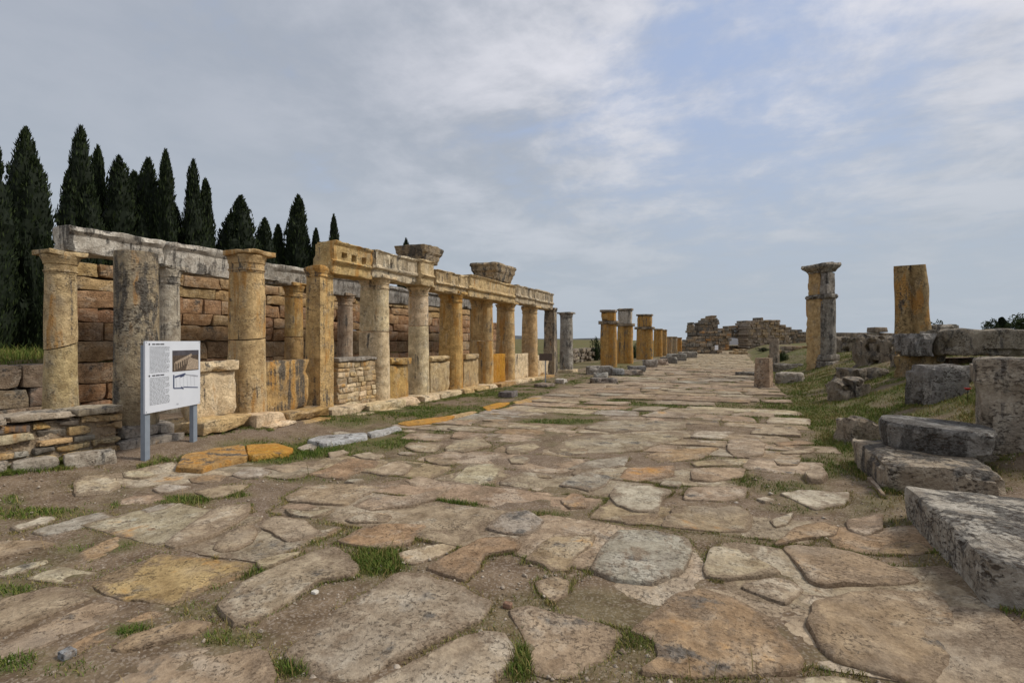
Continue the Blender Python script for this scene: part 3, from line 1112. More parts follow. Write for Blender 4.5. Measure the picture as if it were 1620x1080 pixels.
def foot(label, kind, px, top, R, L, colr, dark, ochre, w=None, X=XF, cap_h=0.36, cap_col=None, cap_dark=None, bite=0.035, mat='stone', split=None, name='column', cat='column', taper=0.88, z0=None, group=None, flare=1.30, flip=0.0):
    Y, d = at_x(px, X)
    dark += 0.09
    zb = base_z(Y) if z0 is None else z0
    zt = z_of(top, d)
    t = thing(name, label, cat, (X, Y, zb), group)
    zs = zt - cap_h if cap_h else zt
    if split:
        zc = zb + (zs - zb) * split[0]
        part('drum', shaft(kind, X, Y, zb - 0.05, zc, R, L, w, 1 - (1 - taper) * split[0], rings=12, cut1=split[1], bite=bite, rot=flip), M[mat], t, vary(colr, .05), dark, ochre)
        k = 1 - (1 - taper) * split[0]
        part('drum', shaft(kind, X, Y, zc + 0.022, zs, R * k, L * k, w * k if w else None, taper / k, rings=12, cut0=split[1], bite=bite, rot=flip), M[mat], t, vary(colr, .05), dark, ochre + 6)
    else:
        part('shaft', shaft(kind, X, Y, zb - 0.05, zs, R, L, w, taper, bite=bite, rings=20, rot=flip), M[mat], t, vary(colr, .05), dark, ochre)
    if cap_h:
        part('capital', capital(kind, X, Y, zs, zt, R * taper, L * taper, w * taper if w else None, flare, rot=flip), M[mat], t, cap_col or colr, dark + 0.1 if cap_dark is None else cap_dark, ochre + 8)
    return t, Y, d, zb, zt


FRONT = []
FRONT.append(foot('round pitted grey shaft without a capital, right behind the information panel', 'round', 216, 400, 0.285, 0, (0.36, 0.30, 0.215), 0.46, 26, cap_h=0, bite=0.05, mat='rough', taper=0.95))
FRONT.append(foot('pale ochre half column with broken dark capital, next right of the information panel', 'half', 396, 398, 0.27, 0.34, OCH, 0.20, 42, cap_h=0.40, cap_dark=0.44, split=(0.52, 0.10), flare=1.2, bite=0.04))
FRONT.append(foot('square ochre pier between the dark stained parapet slab and the rubble parapet', 'square', 506, 421, 0.22, 0.42, (0.56, 0.39, 0.18), 0.26, 52, w=0.205, cap_h=0.26, cap_dark=0.4, name='pier', cat='pier', flare=1.2, taper=0.94))
FRONT.append(foot('pale half column with a chewed foot, right of the rubble parapet', 'half', 600, 437, 0.265, 0.48, PALE, 0.20, 30, split=(0.62, 0.0), bite=0.07))
FRONT.append(foot('light cream half column under the left cornice block', 'half', 664, 450, 0.27, 0.26, PALE, 0.20, 26, split=(0.70, 0.05), bite=0.04))
FRONT.append(foot('broad yellow half column, second right of the left cornice block', 'half', 719, 462, 0.28, 0.46, (0.54, 0.365, 0.15), 0.16, 54))
FRONT.append(foot('yellow half column with a jogged joint at mid height, left of the bright orange parapet slab', 'half', 769, 471, 0.275, 0.55, (0.54, 0.38, 0.18), 0.16, 46, split=(0.56, 0.0)))
FRONT.append(foot('ochre half column under the right cornice block, right of the orange parapet slab', 'half', 804, 478, 0.28, 0.46, (0.54, 0.39, 0.2), 0.16, 44))
FRONT.append(foot('thick cream half column seen against open sky near the right end of the facade', 'half', 841, 484, 0.28, 0.40, OCH, 0.14, 28))

t, Y, d, zb, zt = foot('dark carved pier ending the entablature at its right end', 'square', 871, 487, 0.26, 0.55, (0.36, 0.29, 0.22), 0.46, 18, w=0.25, cap_h=0.2, bite=0.07, mat='rough', name='pier', cat='pier', flare=1.12)
FRONT.append((t, Y, d, zb, zt))
t, Y, d, zb, zt = foot('lone grey column with flat dark capital standing free right of the facade', 'round', 896, 494, 0.36, 0, (0.37, 0.345, 0.31), 0.34, 18, cap_h=0.26, cap_dark=0.5, mat='rough', flare=1.18, taper=0.92)
part('plinth', rock((XF, Y, 0.0), (1.0, 1.0, 0.16), rough=0.03), M['stone'], t, PALE, 0.25, 12)
# plinth stones beneath the round shaft
Y0 = FRONT[0][1]
part('plinth', rock((XF, Y0, 0.26), (0.72, 0.70, 0.17), rough=0.03, chip=0.07), M['stone'], FRONT[0][0], GREY, 0.34, 14)
part('plinth', rock((XF + 0.05, Y0 - 0.02, 0.06), (0.80, 0.86, 0.20), rough=0.04, chip=0.09), M['stone'], FRONT[0][0], GREY, 0.40, 14)

# stylobate blocks
sty = thing('stylobate', 'course of worn pale base blocks under the facade columns', 'stone base', (XF + 0.3, 6.0, 0.0))
y = 5.3
while y < FRONT[-2][1] + 0.8:
    L = random.uniform(0.7, 1.6)
    zb = base_z(y + L / 2)
    c = vary(random.choice((PALE, OCH, PALE, (0.42, 0.27, 0.12))), 0.08)
    h = random.uniform(0.20, 0.26)
    part('block', rock((XF + 0.06 + random.uniform(-.04, .04), y + L / 2, zb - h), (1.02, L - 0.03, h), seg=0.18, rough=0.03, chip=0.09, r=0.04, rotz=random.uniform(-.03, .03)), M['wallstone'], sty, c, 0.18, random.choice((8, 20, 30)))
    if y < 20 and random.random() < 0.85:
        part('block', rock((XF + 0.42 + random.uniform(-.05, .08), y + L / 2 + random.uniform(-.1, .1), zb - 0.34), (0.75, L * random.uniform(.6, .95), 0.17), seg=0.16, rough=0.035, chip=0.1, r=0.05, rotz=random.uniform(-.06, .06)), M['wallstone'], sty, c, 0.2, 12)
    y += L

# parapet slabs between the supports


def parapet(label, p0, p1, top, colr, dark, ochre, X=XF - 0.02, th=0.22, cap=False, mat='stone'):
    Ya, da = at_x(p0, X + th / 2)
    Yb, db = at_x(p1, X + th / 2)
    zt = z_of(top, (da + db) / 2)
    zb = base_z((Ya + Yb) / 2) - 0.03
    V = rock((X, (Ya + Yb) / 2, zb), (th, Yb - Ya, zt - zb), seg=0.12, r=0.03, rough=0.022, chip=0.06)
    if not cap:
        return solo('parapet_slab', V, M[mat], label, 'parapet slab', colr, dark, ochre)
    t = thing('parapet_slab', label, 'parapet slab', (X, (Ya + Yb) / 2, zb))
    part('slab', rock((X, (Ya + Yb) / 2, zb), (th, Yb - Ya, zt - zb - 0.17), seg=0.12, r=0.03, rough=0.02, chip=0.04), M[mat], t, colr, dark, ochre)
    part('coping', rock((X + 0.03, (Ya + Yb) / 2, zt - 0.165), (th + 0.1, Yb - Ya, 0.165), seg=0.1, r=0.03, rough=0.025, chip=0.08), M[mat], t, colr, dark + 0.08, ochre)
    return t


parapet('pale parapet slab with a worn coping, right behind the information panel', 300, 374, 571, PALE, 0.24, 26, cap=True)
parapet('parapet slab with black stains over yellow stone, left of the square pier', 417, 489, 569, (0.48, 0.33, 0.15), 0.52, 54)
parapet('yellow parapet slab with a dark stain between the chewed half column and the light cream one', 616, 647, 566, (0.46, 0.31, 0.12), 0.28, 42, cap=True)
parapet('smooth cream parapet slab with worn coping, right of the light cream half column', 681, 712, 563, (0.48, 0.37, 0.21), 0.10, 18, cap=True)
parapet('sandy parapet slab with a rounded notch, right of the broad yellow half column', 734, 757, 560, (0.47, 0.35, 0.19), 0.18, 26, cap=True)
parapet('bright orange parapet slab, the most vivid of the row', 779, 800, 559, (0.50, 0.26, 0.03), 0.05, 80)
parapet('pale parapet slab with fringed black drips under its top', 814, 836, 559, PALE, 0.34, 14)
parapet('low pale parapet slab behind the small brown notice', 851, 868, 562, PALE, 0.26, 14)

# rubble parapet between the square pier and the next half column
Ya, da = at_x(527, XF)
Yb, db = at_x(588, XF)
rp = thing('rubble_parapet', 'parapet of small pale rubble stones right of the square pier', 'rubble wall', (XF, (Ya + Yb) / 2, 0.1))
zt = z_of(572, (da + db) / 2)
z = 0.06
while z < zt - 0.1:
    h = random.uniform(0.08, 0.15)
    y = Ya
    while y < Yb - 0.02:
        L = min(random.uniform(0.16, 0.4), Yb - y)
        if Yb - y - L < 0.12:
            L = Yb - y
        part('stone', rock((XF - 0.03, y + L / 2, z), (0.32 + random.uniform(-.03, .05), L - 0.012, h - 0.012), seg=0.1, r=0.025, rough=0.02, chip=0.03), M['stone'], rp,
             vary(random.choice((PALE, (0.44, 0.33, 0.2), OCH)), 0.1), 0.14, random.choice((5, 15, 40)))
        y += L
    z += h
part('mortar', rock((XF - 0.04, (Ya + Yb) / 2, 0.05), (0.30, Yb - Ya - 0.02, z - 0.06), seg=0.3, rough=0.01), M['stone'], rp, (0.42, 0.34, 0.23), 0.1, 10)
part('coping', rock((XF - 0.02, (Ya + Yb) / 2, z), (0.4, Yb - Ya, 0.09), seg=0.12, rough=0.02, chip=0.05), M['stone'], rp, GREY, 0.4, 8)

# ------------------------------------------------------------------ front entablature


def entablature(label, p0, p1, y0, y1, colr, dark, ochre, holes=(), X=XF, grooves=True, out=0.0, zb_off=0.0):
    """block from pixel column p0 to p1; y0, y1: photograph rows of its top edge at p0 and of its underside"""
    xf = X + 0.36 + out
    Ya, da = at_x(p0, xf)
    Yb, db = at_x(p1, xf)
    d = (da + db) / 2
    zt, zb = z_of(y0, d), z_of(y1, d)
    Lh = (Yb - Ya) / 2

    def deform(P, h):
        f = (P[:, 2] + h[2]) / (2 * h[2])
        prof = np.interp(f, [0, .30, .33, .41, .44, .90, .94, 1.0], [-.05, -.05, .02, .03, -.035, -.03, .03, .03])
        front = P[:, 0] > h[0] * 0.6
        P[front, 0] += prof[front]
        if grooves and not holes:
            fr = front & (f > 0.44) & (f < 0.89)
            yy = P[:, 1] + 3.0
            tri = (np.mod(yy, 0.62) < 0.30) & fr
            P[tri, 0] += 0.035
            gr = tri & (np.mod(yy, 0.10) < 0.04)
            P[gr, 0] -= 0.045
        for (hy, hz2) in holes:
            hh = front & (np.abs(P[:, 1] - hy * h[1]) < 0.06) & (np.abs(P[:, 2] - hz2 * h[2]) < 0.06)
            P[hh, 0] -= 0.15
        return P
    c = (X + 0.06 + out / 2, (Ya + Yb) / 2, zb)
    VF = rock(c, (0.60 + out, Yb - Ya - 0.015, zt - zb), seg=0.045, r=0.02, rough=0.025, chip=0.05, deform=deform, cap=44, freq=1.9)
    return solo('entablature_block', VF, M['stone'], label, 'entablature block', colr, dark, ochre), Ya, Yb, zb, zt


entablature('yellow entablature block with square dowel holes, first and highest from the left', 529, 592, 388, 437, (0.54, 0.40, 0.19), 0.34, 46, holes=((-0.5, .18), (0.0, .16), (0.5, .12)))
entablature('whitish entablature block with black runs, right of the one with square holes', 592, 668, 404, 445, (0.60, 0.52, 0.38), 0.42, 24)
entablature('cream jutting entablature block directly beneath the left cornice block', 668, 690, 412, 452, (0.56, 0.44, 0.26), 0.22, 34, grooves=False, out=0.14)
entablature('carved entablature block left of the right cornice block', 690, 745, 432, 464, (0.54, 0.42, 0.25), 0.36, 32)
entablature('smooth ochre entablature block directly beneath the right cornice block', 745, 817, 444, 475, (0.55, 0.42, 0.23), 0.24, 40, grooves=False, out=0.10)
entablature('grey speckled entablature block against the sky, second from the right end', 817, 848, 454, 481, (0.48, 0.40, 0.28), 0.38, 24)
entablature('last grey speckled entablature block at the right end of the facade', 848, 877, 461, 488, (0.50, 0.42, 0.30), 0.36, 24)


def cornice(label, px, ytop, ybot, ly, lx, colr, dark, X=XF + 0.05, seed=None):
    Y, d = at_x(px, X)
    zt, zb = z_of(ytop, d), z_of(ybot, d)

    def deform(P, h):
        f = (P[:, 2] + h[2]) / (2 * h[2])
        s = np.interp(f, [0, .2, .3, .45, .55, .8, .86, 1.0], [.80, .80, .87, .87, .95, .96, 1.03, 1.0])
        P[:, 0] *= s
        P[:, 1] *= s
        den = (f > 0.3) & (f < 0.45) & (np.mod(P[:, 1] + 4, 0.16) < 0.08)
        P[den, 0] *= 0.95
        return P
    VF = rock((X, Y, zb), (lx, ly, zt - zb), seg=0.07, r=0.03, rough=0.022, chip=0.06, deform=deform, cap=24)
    return solo('cornice_block', VF, M['rough'], label, 'cornice block', colr, dark, 14)


cornice('dark moulded cornice block standing on the facade, the left one of two', 664, 391, 418, 1.0, 1.0, (0.36, 0.285, 0.19), 0.46)
cornice('dark moulded cornice block on the facade, the longer right one of two', 781, 420, 447, 1.75, 1.05, (0.40, 0.31, 0.20), 0.42)

# ------------------------------------------------------------------ inner row and back wall
XI = -11.2
INNER = []
for (lab, px, top, R, c, dk, oc) in (
        ('yellow end column of the inner row with a slanting crack, leftmost of all columns', 96, 398, 0.25, (0.49, 0.375, 0.21), 0.12, 26),
        ('slim whitish inner column half hidden by the pitted grey shaft', 266, 421, 0.235, (0.42, 0.38, 0.31), 0.26, 12),
        ('inner column with an ochre capital, left of the square pier', 465, 448, 0.255, (0.46, 0.315, 0.14), 0.20, 44),
        ('grey brown inner column between the square pier and the chewed half column', 546, 464, 0.25, (0.37, 0.285, 0.205), 0.22, 14)):
    INNER.append(foot(lab, 'round', px, top, R, 0, c, dk, oc, X=XI, cap_h=0.42, split=(0.52, 0.32) if px == 96 else ((0.6, 0.0) if px == 465 else None), z0=0.15, flare=1.28, taper=0.9))
# the inner columns the front row hides, seen in slices between the supports
for (lab, px, c) in (('inner column just left of the broad yellow half column', 704, (0.44, 0.33, 0.19)),
                     ('inner column just left of the yellow half column with the jogged joint', 751, (0.45, 0.34, 0.2))):
    INNER.append(foot(lab, 'round', px, 478, 0.26, 0, c, 0.2, 26, X=XI, cap_h=0.36, z0=0.1))


def inner_arch(label, p0, p1, yt0, yb0, colr, dark, X=XI, wd=0.5):
    Ya, da = at_x(p0, X + wd / 2)
    Yb, db = at_x(p1, X + wd / 2)
    d = (da + db) / 2
    zt, zb = z_of(yt0, d), z_of(yb0, d)

    def deform(P, h):
        f = (P[:, 2] + h[2]) / (2 * h[2])
        P[:, 0] += np.sign(P[:, 0]) * np.interp(f, [0, .4, .43, .72, .76, .88, 1], [-.03, -.03, 0, 0, .05, .08, .08])
        return P
    VF = rock((X, (Ya + Yb) / 2, zb), (wd, Yb - Ya - 0.012, zt - zb), seg=0.085, r=0.025, rough=0.03, chip=0.06, deform=deform, cap=30)
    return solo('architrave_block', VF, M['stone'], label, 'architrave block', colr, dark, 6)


inner_arch('long grey white architrave block with black stains above the leftmost column', 106, 262, 370, 409, (0.58, 0.55, 0.49), 0.46)
inner_arch('shorter grey architrave block running up to the broken dark capital', 262, 365, 390, 434, (0.55, 0.52, 0.465), 0.48)
inner_arch('plain grey architrave block between the broken dark capital and the square pier', 366, 490, 417, 448, (0.42, 0.395, 0.35), 0.44)
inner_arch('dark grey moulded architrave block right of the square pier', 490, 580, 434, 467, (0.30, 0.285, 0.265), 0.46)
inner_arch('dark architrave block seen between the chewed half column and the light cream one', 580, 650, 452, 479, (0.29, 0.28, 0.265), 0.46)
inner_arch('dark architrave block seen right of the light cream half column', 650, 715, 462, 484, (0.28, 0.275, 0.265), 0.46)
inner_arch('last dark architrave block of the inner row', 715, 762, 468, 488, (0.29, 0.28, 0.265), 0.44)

XB = -13.0
back = thing('back_wall', 'brown coursed block wall closing the back of the colonnade', 'wall', (XB, 14, 0.0))
zc = [0.02, 0.36, 0.74, 1.20, 1.66, 2.07, 2.37, 2.76, 3.05, 3.36]
Yend = at_x(792, XB)[0]
for k in range(len(zc) - 1):
    h = zc[k + 1] - zc[k]
    y = (1.0 if k < 3 else 5.9 + random.uniform(0, .3))
    ye = Yend - random.uniform(0, 0.9) - (2.2 if k > 6 else 0)
    while y < ye:
        L = min(random.choice((0.55, 0.8, 1.1, 1.5)) * random.uniform(.85, 1.15), ye - y)
        if ye - y - L < 0.4:
            L = ye - y
        lo = y + L / 2 < 5.9
        c = random.choice((BROWN, BROWN, (0.36, 0.235, 0.135), (0.29, 0.18, 0.105), (0.40, 0.275, 0.16)))
        if k > 6:
            c = random.choice(((0.48, 0.33, 0.165), (0.44, 0.31, 0.17), (0.38, 0.25, 0.14)))
        if k == 3:
            c = random.choice(((0.36, 0.255, 0.15), (0.33, 0.22, 0.125)))
        if lo:
            c = (0.28, 0.215, 0.16)
        part('block', rock((XB + random.uniform(-.025, .025), y + L / 2, zc[k]), (0.55, L - 0.010, h - 0.009), seg=0.2, r=0.014, rough=0.022, chip=0.05), M['wallstone'], back, vary(c, 0.12),
             0.36 if lo else random.uniform(0.12, 0.26), random.choice((4, 10, 18)) + (18 if k > 6 else 0))
        y += L

# rubble wall in the left foreground with flat coping
rw = thing('rubble_wall', 'low rubble wall with flat coping stones at the left edge', 'rubble wall', (-8.0, 3.0, 0.15))
XW = -8.1
ye = at_x(193, XW + 0.25)[0]
z = 0.10
row = 0
while z < 0.66:
    h = random.uniform(0.08, 0.16)
    y = 0.6 + random.uniform(-.2, .1)
    while y < ye:
        L = min(random.uniform(0.16, 0.46), ye - y)
        if ye - y - L < 0.12:
            L = ye - y
        c = random.choice((OCH, (0.42, 0.32, 0.2), (0.44, 0.29, 0.13), GREY, (0.46, 0.35, 0.22), (0.16, 0.14, 0.12), (0.50, 0.42, 0.30), (0.52, 0.40, 0.22), (0.48, 0.36, 0.2)))
        part('stone', rock((XW + random.uniform(-.02, .03), y + L / 2, z), (0.5 + random.uniform(-.03, .05), L - 0.012, h * random.uniform(.82, 1.05) - 0.012), seg=0.08, r=0.03, rough=0.03, chip=0.05, tilt=(random.uniform(-.05, .05), 0)), M['stone'], rw, vary(c, .1), random.uniform(.05, .28), random.choice((5, 20, 45)))
        y += L
    z += h
    row += 1
part('mortar', rock((XW - 0.03, (0.4 + ye - 0.05) / 2, 0.05), (0.47, ye - 0.05 - 0.4, z - 0.08), seg=0.2, rough=0.02), M['stone'], rw, (0.34, 0.27, 0.19), 0.1, 10)
y = 0.5
while y < ye:
    L = min(random.uniform(0.5, 0.9), ye - y)
    if ye - y - L < 0.2:
        L = ye - y
    part('coping', rock((XW + 0.01, y + L / 2, z), (0.6, L - 0.02, 0.085), seg=0.12, r=0.02, rough=0.02, chip=0.05), M['stone'], rw, vary((0.38, 0.325, 0.25), .08), 0.32, 10)
    y += L
# kerb stones in front of it
for k, (p0, p1) in enumerate(((-60, 22), (23, 106), (107, 193))):
    Wk = [on_plane(p0, 752 - p0 * 0.13, 0.12), on_plane(p1, 752 - p1 * 0.13, 0.12)]
    (xa, ya), (xb, yb) = Wk
    L = math.hypot(xb - xa, yb - ya)
    solo('kerb_stone', rock(((xa + xb) / 2 - 0.12, (ya + yb) / 2, 0.02), (0.30, L - 0.02, 0.24), seg=0.1, r=0.05, rough=0.025, chip=0.05, rotz=math.atan2(yb - ya, xb - xa) - math.pi / 2), M['stone'],
         ('rounded grey kerb stone cut by the left edge of the view', 'rounded grey kerb stone in the middle below the low rubble wall', 'rounded grey kerb stone ending beside the information panel')[k], 'kerb stone', (0.37, 0.33, 0.275), 0.24, 6, 'kerb stones below the rubble wall')

# street kerb: ochre and blue grey slabs
for (lab, P, h, c, dk, oc) in (
        ('ochre orange kerb slab lying right of the information panel', [(276, 733), (292, 717), (340, 707), (388, 701), (392, 717), (345, 727), (318, 736)], 0.14, (0.38, 0.24, 0.10), 0.3, 58),
        ('bright yellow orange end of the kerb, right of the duller orange slab', [(389, 701), (440, 697), (466, 703), (456, 711), (393, 717)], 0.14, (0.47, 0.28, 0.06), 0.16, 76),
        ('long blue grey kerb slab in the grass', [(483, 691), (505, 684), (578, 679), (583, 686), (512, 697)], 0.15, (0.40, 0.41, 0.42), 0.22, 0),
        ('shorter blue grey kerb slab right of the long one', [(580, 679), (628, 669), (637, 674), (588, 685)], 0.13, (0.41, 0.41, 0.41), 0.2, 0),
        ('flat orange kerb slab right of the blue grey ones', [(626, 667), (690, 658), (722, 656), (702, 664), (646, 671)], 0.07, (0.44, 0.26, 0.07), 0.08, 66),
        ('pale orange kerb slab between the flat orange one and the dark block', [(704, 656), (746, 649), (758, 650), (720, 659)], 0.06, (0.45, 0.32, 0.17), 0.08, 30),
        ('small vivid orange kerb slab in front of the dark block', [(762, 642), (785, 636), (808, 635), (798, 641), (772, 648)], 0.07, (0.47, 0.26, 0.04), 0.05, 76),
        ('thin orange kerb slab right of the dark block', [(810, 634), (840, 628), (858, 627), (845, 632), (818, 638)], 0.06, (0.44, 0.29, 0.12), 0.1, 40),
        ('small pale stone between the yellow kerb slab and the blue grey one', [(470, 703), (484, 698), (502, 699), (496, 705), (476, 707)], 0.09, (0.42, 0.36, 0.29), 0.2, 6)):
    W = np.array([on_plane(a, b, h * 0.8) for a, b in P])
    SEED[0] += 1
    V, fs, O = flagstone(W, h, SEED[0], N=40, jit=0.03)
    STONES.append(O)
    solo('kerb_slab', (V, fs), M['stone'], lab, 'kerb slab', c, dk, oc)

x, y = on_plane(804, 628, 0.0)
solo('stone_block', rock((x, y, -0.02), (0.42, 0.62, 0.20), seg=0.09, r=0.03, rough=0.02, chip=0.05, rotz=0.1), M['rough'], 'dark purple grey block lying by the orange kerb in front of the facade', 'stone block', (0.20, 0.18, 0.18), 0.36, 0)
x, y = on_plane(862, 612, 0.0)
solo('stone_block', rock((x, y, -0.03), (0.5, 0.9, 0.16), seg=0.1, r=0.05, rough=0.05, chip=0.08), M['rough'], 'low brown flat rock at the foot of the small brown notice', 'stone block', (0.25, 0.2, 0.16), 0.34, 4)
x, y = on_plane(888, 606, 0.0)
solo('stone_block', rock((x, y, -0.02), (0.4, 0.5, 0.2), seg=0.1, r=0.08, rough=0.06, chip=0.06), M['stone'], 'small white boulder beside the lone grey column', 'stone block', (0.5, 0.47, 0.43), 0.1, 0)

# ------------------------------------------------------------------ information panel
fx, fy = on_plane(231, 737, 0.0)
gx2, gy2 = on_plane(307, 712, 0.0)
ddir = Vector((gx2 - fx, gy2 - fy, 0))
ddir.normalize()
# keep both legs at the depth their own height asks for
Wd = math.hypot(gx2 - fx, gy2 - fy)
sg = thing('information_panel', 'white information panel with text and pictures on two grey steel legs', 'information sign', (fx, fy, 0))
sg.rotation_euler = (0, 0, math.atan2(ddir.y, ddir.x))


def lbox(x0, x1, y0, y1, z0, z1, bev=0.0):
    V = [(a, b, c) for a in (x0, x1) for b in (y0, y1) for c in (z0, z1)]
    fs = [[0, 1, 3, 2], [4, 6, 7, 5], [0, 4, 5, 1], [2, 3, 7, 6], [0, 2, 6, 4], [1, 5, 7, 3]]
    return np.array(V, float), fs


def local(name, VF, mat, parent, smooth=False):
    o = raw(name, VF[0], VF[1], mat, smooth)
    o.parent = parent
    return o


PZ0, PZ1 = 0.70, 1.655
local('leg', lbox(-0.045, 0.045, -0.02, 0.04, -0.1, 1.60), M['steel'], sg)
local('leg', lbox(Wd - 0.045, Wd + 0.045, -0.02, 0.04, -0.1, 1.60), M['steel'], sg)
pn = local('panel', lbox(-0.075, Wd + 0.075, -0.045, -0.0225, PZ0, PZ1), M['panel'], sg)
pw = Wd + 0.15


def px_(u):
    return -0.075 + u * pw


def pz_(v):
    return PZ1 - v * (PZ1 - PZ0)


def quad(u0, u1, v0, v1, y=-0.0465):
    return np.array([(px_(u0), y, pz_(v1)), (px_(u1), y, pz_(v1)), (px_(u1), y, pz_(v0)), (px_(u0), y, pz_(v0))]), [[0, 1, 2, 3]]


rr = random.Random(4)


def text_block(u0, u1, v0, v1, lines):
    qs = []
    for k in range(lines):
        v = v0 + (v1 - v0) * k / lines
        u = u0
        end = u1 - (rr.uniform(0, .10) if k % 5 == 4 else rr.uniform(0, 0.015))
        while u < end - 0.01:
            wl = min(rr.uniform(0.012, 0.05), end - u)
            qs.append(quad(u, u + wl, v, v + (v1 - v0) / lines * 0.42))
            u += wl + 0.008
    return join(*qs)


o = local('text_block', text_block(0.07, 0.41, 0.08, 0.455, 22), M['ink'], pn); o['kind'] = 'stuff'
o = local('text_block', text_block(0.07, 0.41, 0.515, 0.905, 22), M['ink'], pn); o['kind'] = 'stuff'
for v in (0.045, 0.485):
    n = 14
    V = [(px_(0.065) + 0.014 * math.cos(a), -0.0466, pz_(v) + 0.014 * math.sin(a)) for a in np.linspace(0, 2 * math.pi, n, endpoint=False)]
    local('bullet', (np.array(V), [list(range(n))]), M['ink_dark'], pn)
    local('heading', join(*[quad(a, b, v - 0.009, v + 0.009) for a, b in ((0.11, 0.16), (0.17, 0.235), (0.245, 0.31))]), M['ink_dark'], pn)
pic = local('photo_print', quad(0.455, 0.965, 0.14, 0.455), M['print_brown'], pn)
q1 = [quad(0.455, 0.965, 0.14, 0.215, -0.0475)]
local('photo_sky', join(*q1), M['print_sky'], pn)
V = [(0.50, .31), (0.82, .19), (0.83, .225), (0.52, .345)]
bars = [(np.array([(px_(u), -0.0480, pz_(v)) for u, v in V]), [[0, 3, 2, 1]])]
for k in range(8):
    u = 0.49 + k * 0.042
    b = 0.44 - k * 0.018
    tpv = 0.32 - k * 0.014
    bars.append(quad(u, u + 0.015, tpv, b, -0.0478))
V = [(0.70, .44), (0.78, .25), (0.955, .30), (0.955, .44)]
bars.append((np.array([(px_(u), -0.0479, pz_(v)) for u, v in V]), [[0, 1, 2, 3][::-1]]))
local('photo_ruin', join(*bars), M['print_tan'], pn)


def stroke(u0, v0, u1, v1, wd, y=-0.0470):
    d = np.array([u1 - u0, v1 - v0])
    n_ = np.array([-d[1], d[0]])
    n_ = n_ / np.linalg.norm(n_) * wd
    P = [(u0 + n_[0], v0 + n_[1]), (u1 + n_[0], v1 + n_[1]), (u1 - n_[0], v1 - n_[1]), (u0 - n_[0], v0 - n_[1])]
    return np.array([(px_(a), y, pz_(b)) for a, b in P]), [[0, 1, 2, 3]]


local('plan_walls', join(stroke(.48, .50, .48, .70, .012), stroke(.48, .70, .66, .715, .009), stroke(.66, .70, .95, .735, .008), stroke(.50, .535, .70, .50, .014), stroke(.60, .54, .68, .52, .012), stroke(.62, .69, .66, .73, .01)), M['print_blue'], pn)
local('plan_lines', join(*([stroke(.70, .505 + k * .006, .95, .545 + k * .01, .003, -0.0472) for k in range(3)] + [stroke(.52 + k * .07, .54, .53 + k * .07, .70, .002, -0.0472) for k in range(6)])), M['print_grey'], pn)
local('emblem', quad(0.53, 0.57, 0.93, 0.955), M['print_grey'], pn)
for (u, v) in ((.02, .02), (.98, .02), (.02, .98), (.98, .98)):
    n = 8
    V = [(px_(u) + 0.009 * math.cos(a), -0.0466, pz_(v) + 0.009 * math.sin(a)) for a in np.linspace(0, 2 * math.pi, n, endpoint=False)]
    local('screw', (np.array(V), [list(range(n))]), M['steel'], pn)
solo('foundation_stone', rock((fx, fy, -0.05), (0.34, 0.30, 0.08), seg=0.08, r=0.03, rough=0.02), M['stone'], 'flat pale footing stone under the left leg of the information panel', 'stone', (0.42, 0.36, 0.29), 0.15, 5)

# small brown notice
nx_, ny_ = on_plane(863, 610, 0.0)
nd = -nx_ * math.sin(YAW) + ny_ * math.cos(YAW)
nt = thing('small_notice', 'small dark brown notice board on a thin post near the right end of the facade', 'notice', (nx_, ny_, 0))
nt.rotation_euler = (0, 0, 0.45)
zt = z_of(560, nd)
local('post', lbox(-0.018, 0.018, -0.018, 0.018, -0.1, zt), M['steel'], nt)
local('board', lbox(-0.24, 0.24, -0.045, -0.02, zt - 0.24, zt + 0.02), M['board'], nt)

# ------------------------------------------------------------------ second group of pillars
XS = -7.4


def pillar2(label, px, w_px, base, top, colr, dark, ochre, shelf=None, upper=None, upcol=None, kind='double', rot=0.25, cornice_top=True):
    Y, d = at_x(px, XS)
    R = w_px * d / F * 0.265
    zb, zs = z_of(base, d), z_of(shelf or top, d)
    t = thing('pillar', label, 'pillar', (XS, Y, zb), 'orange pillars along the street')
    part('shaft', shaft(kind, XS, Y, zb - 0.1, zs - (0.14 if shelf else 0.0), R, R * 3.3, R, 0.95, rings=14, rot=rot, bite=0.05), M['stone'], t, colr, dark, ochre)
    if shelf:
        hx = (R + R * .99) * 2
        part('capital', rock((XS, Y, zs - 0.16), (hx * 1.12, R * 2.5, 0.22), seg=0.1, r=0.03, rough=0.03, chip=0.08), M['rough'], t, (0.30, 0.24, 0.17), 0.4, ochre // 2)
        zu = z_of(top, d)
        part('upper_block', rock((XS, Y, zs + 0.055), (hx * 0.80, R * 2.0, zu - zs - 0.22), seg=0.12, r=0.04, rough=0.03, chip=0.06), M['stone'], t, upcol or colr, dark + 0.06, ochre if not upcol else 12)
        part('cornice', rock((XS, Y, zu - 0.17), (hx * 0.92, R * 2.5, 0.17), seg=0.1, r=0.04, rough=0.03, chip=0.08), M['rough'], t, (0.29, 0.235, 0.18), 0.4, 12)
    else:
        part('capital', rock((XS, Y, zs - 0.02), (R * 4.0, R * 2.4, 0.16), seg=0.12, r=0.03, rough=0.03, chip=0.06), M['rough'], t, (0.3, 0.22, 0.13), 0.36, ochre // 2)
    return t


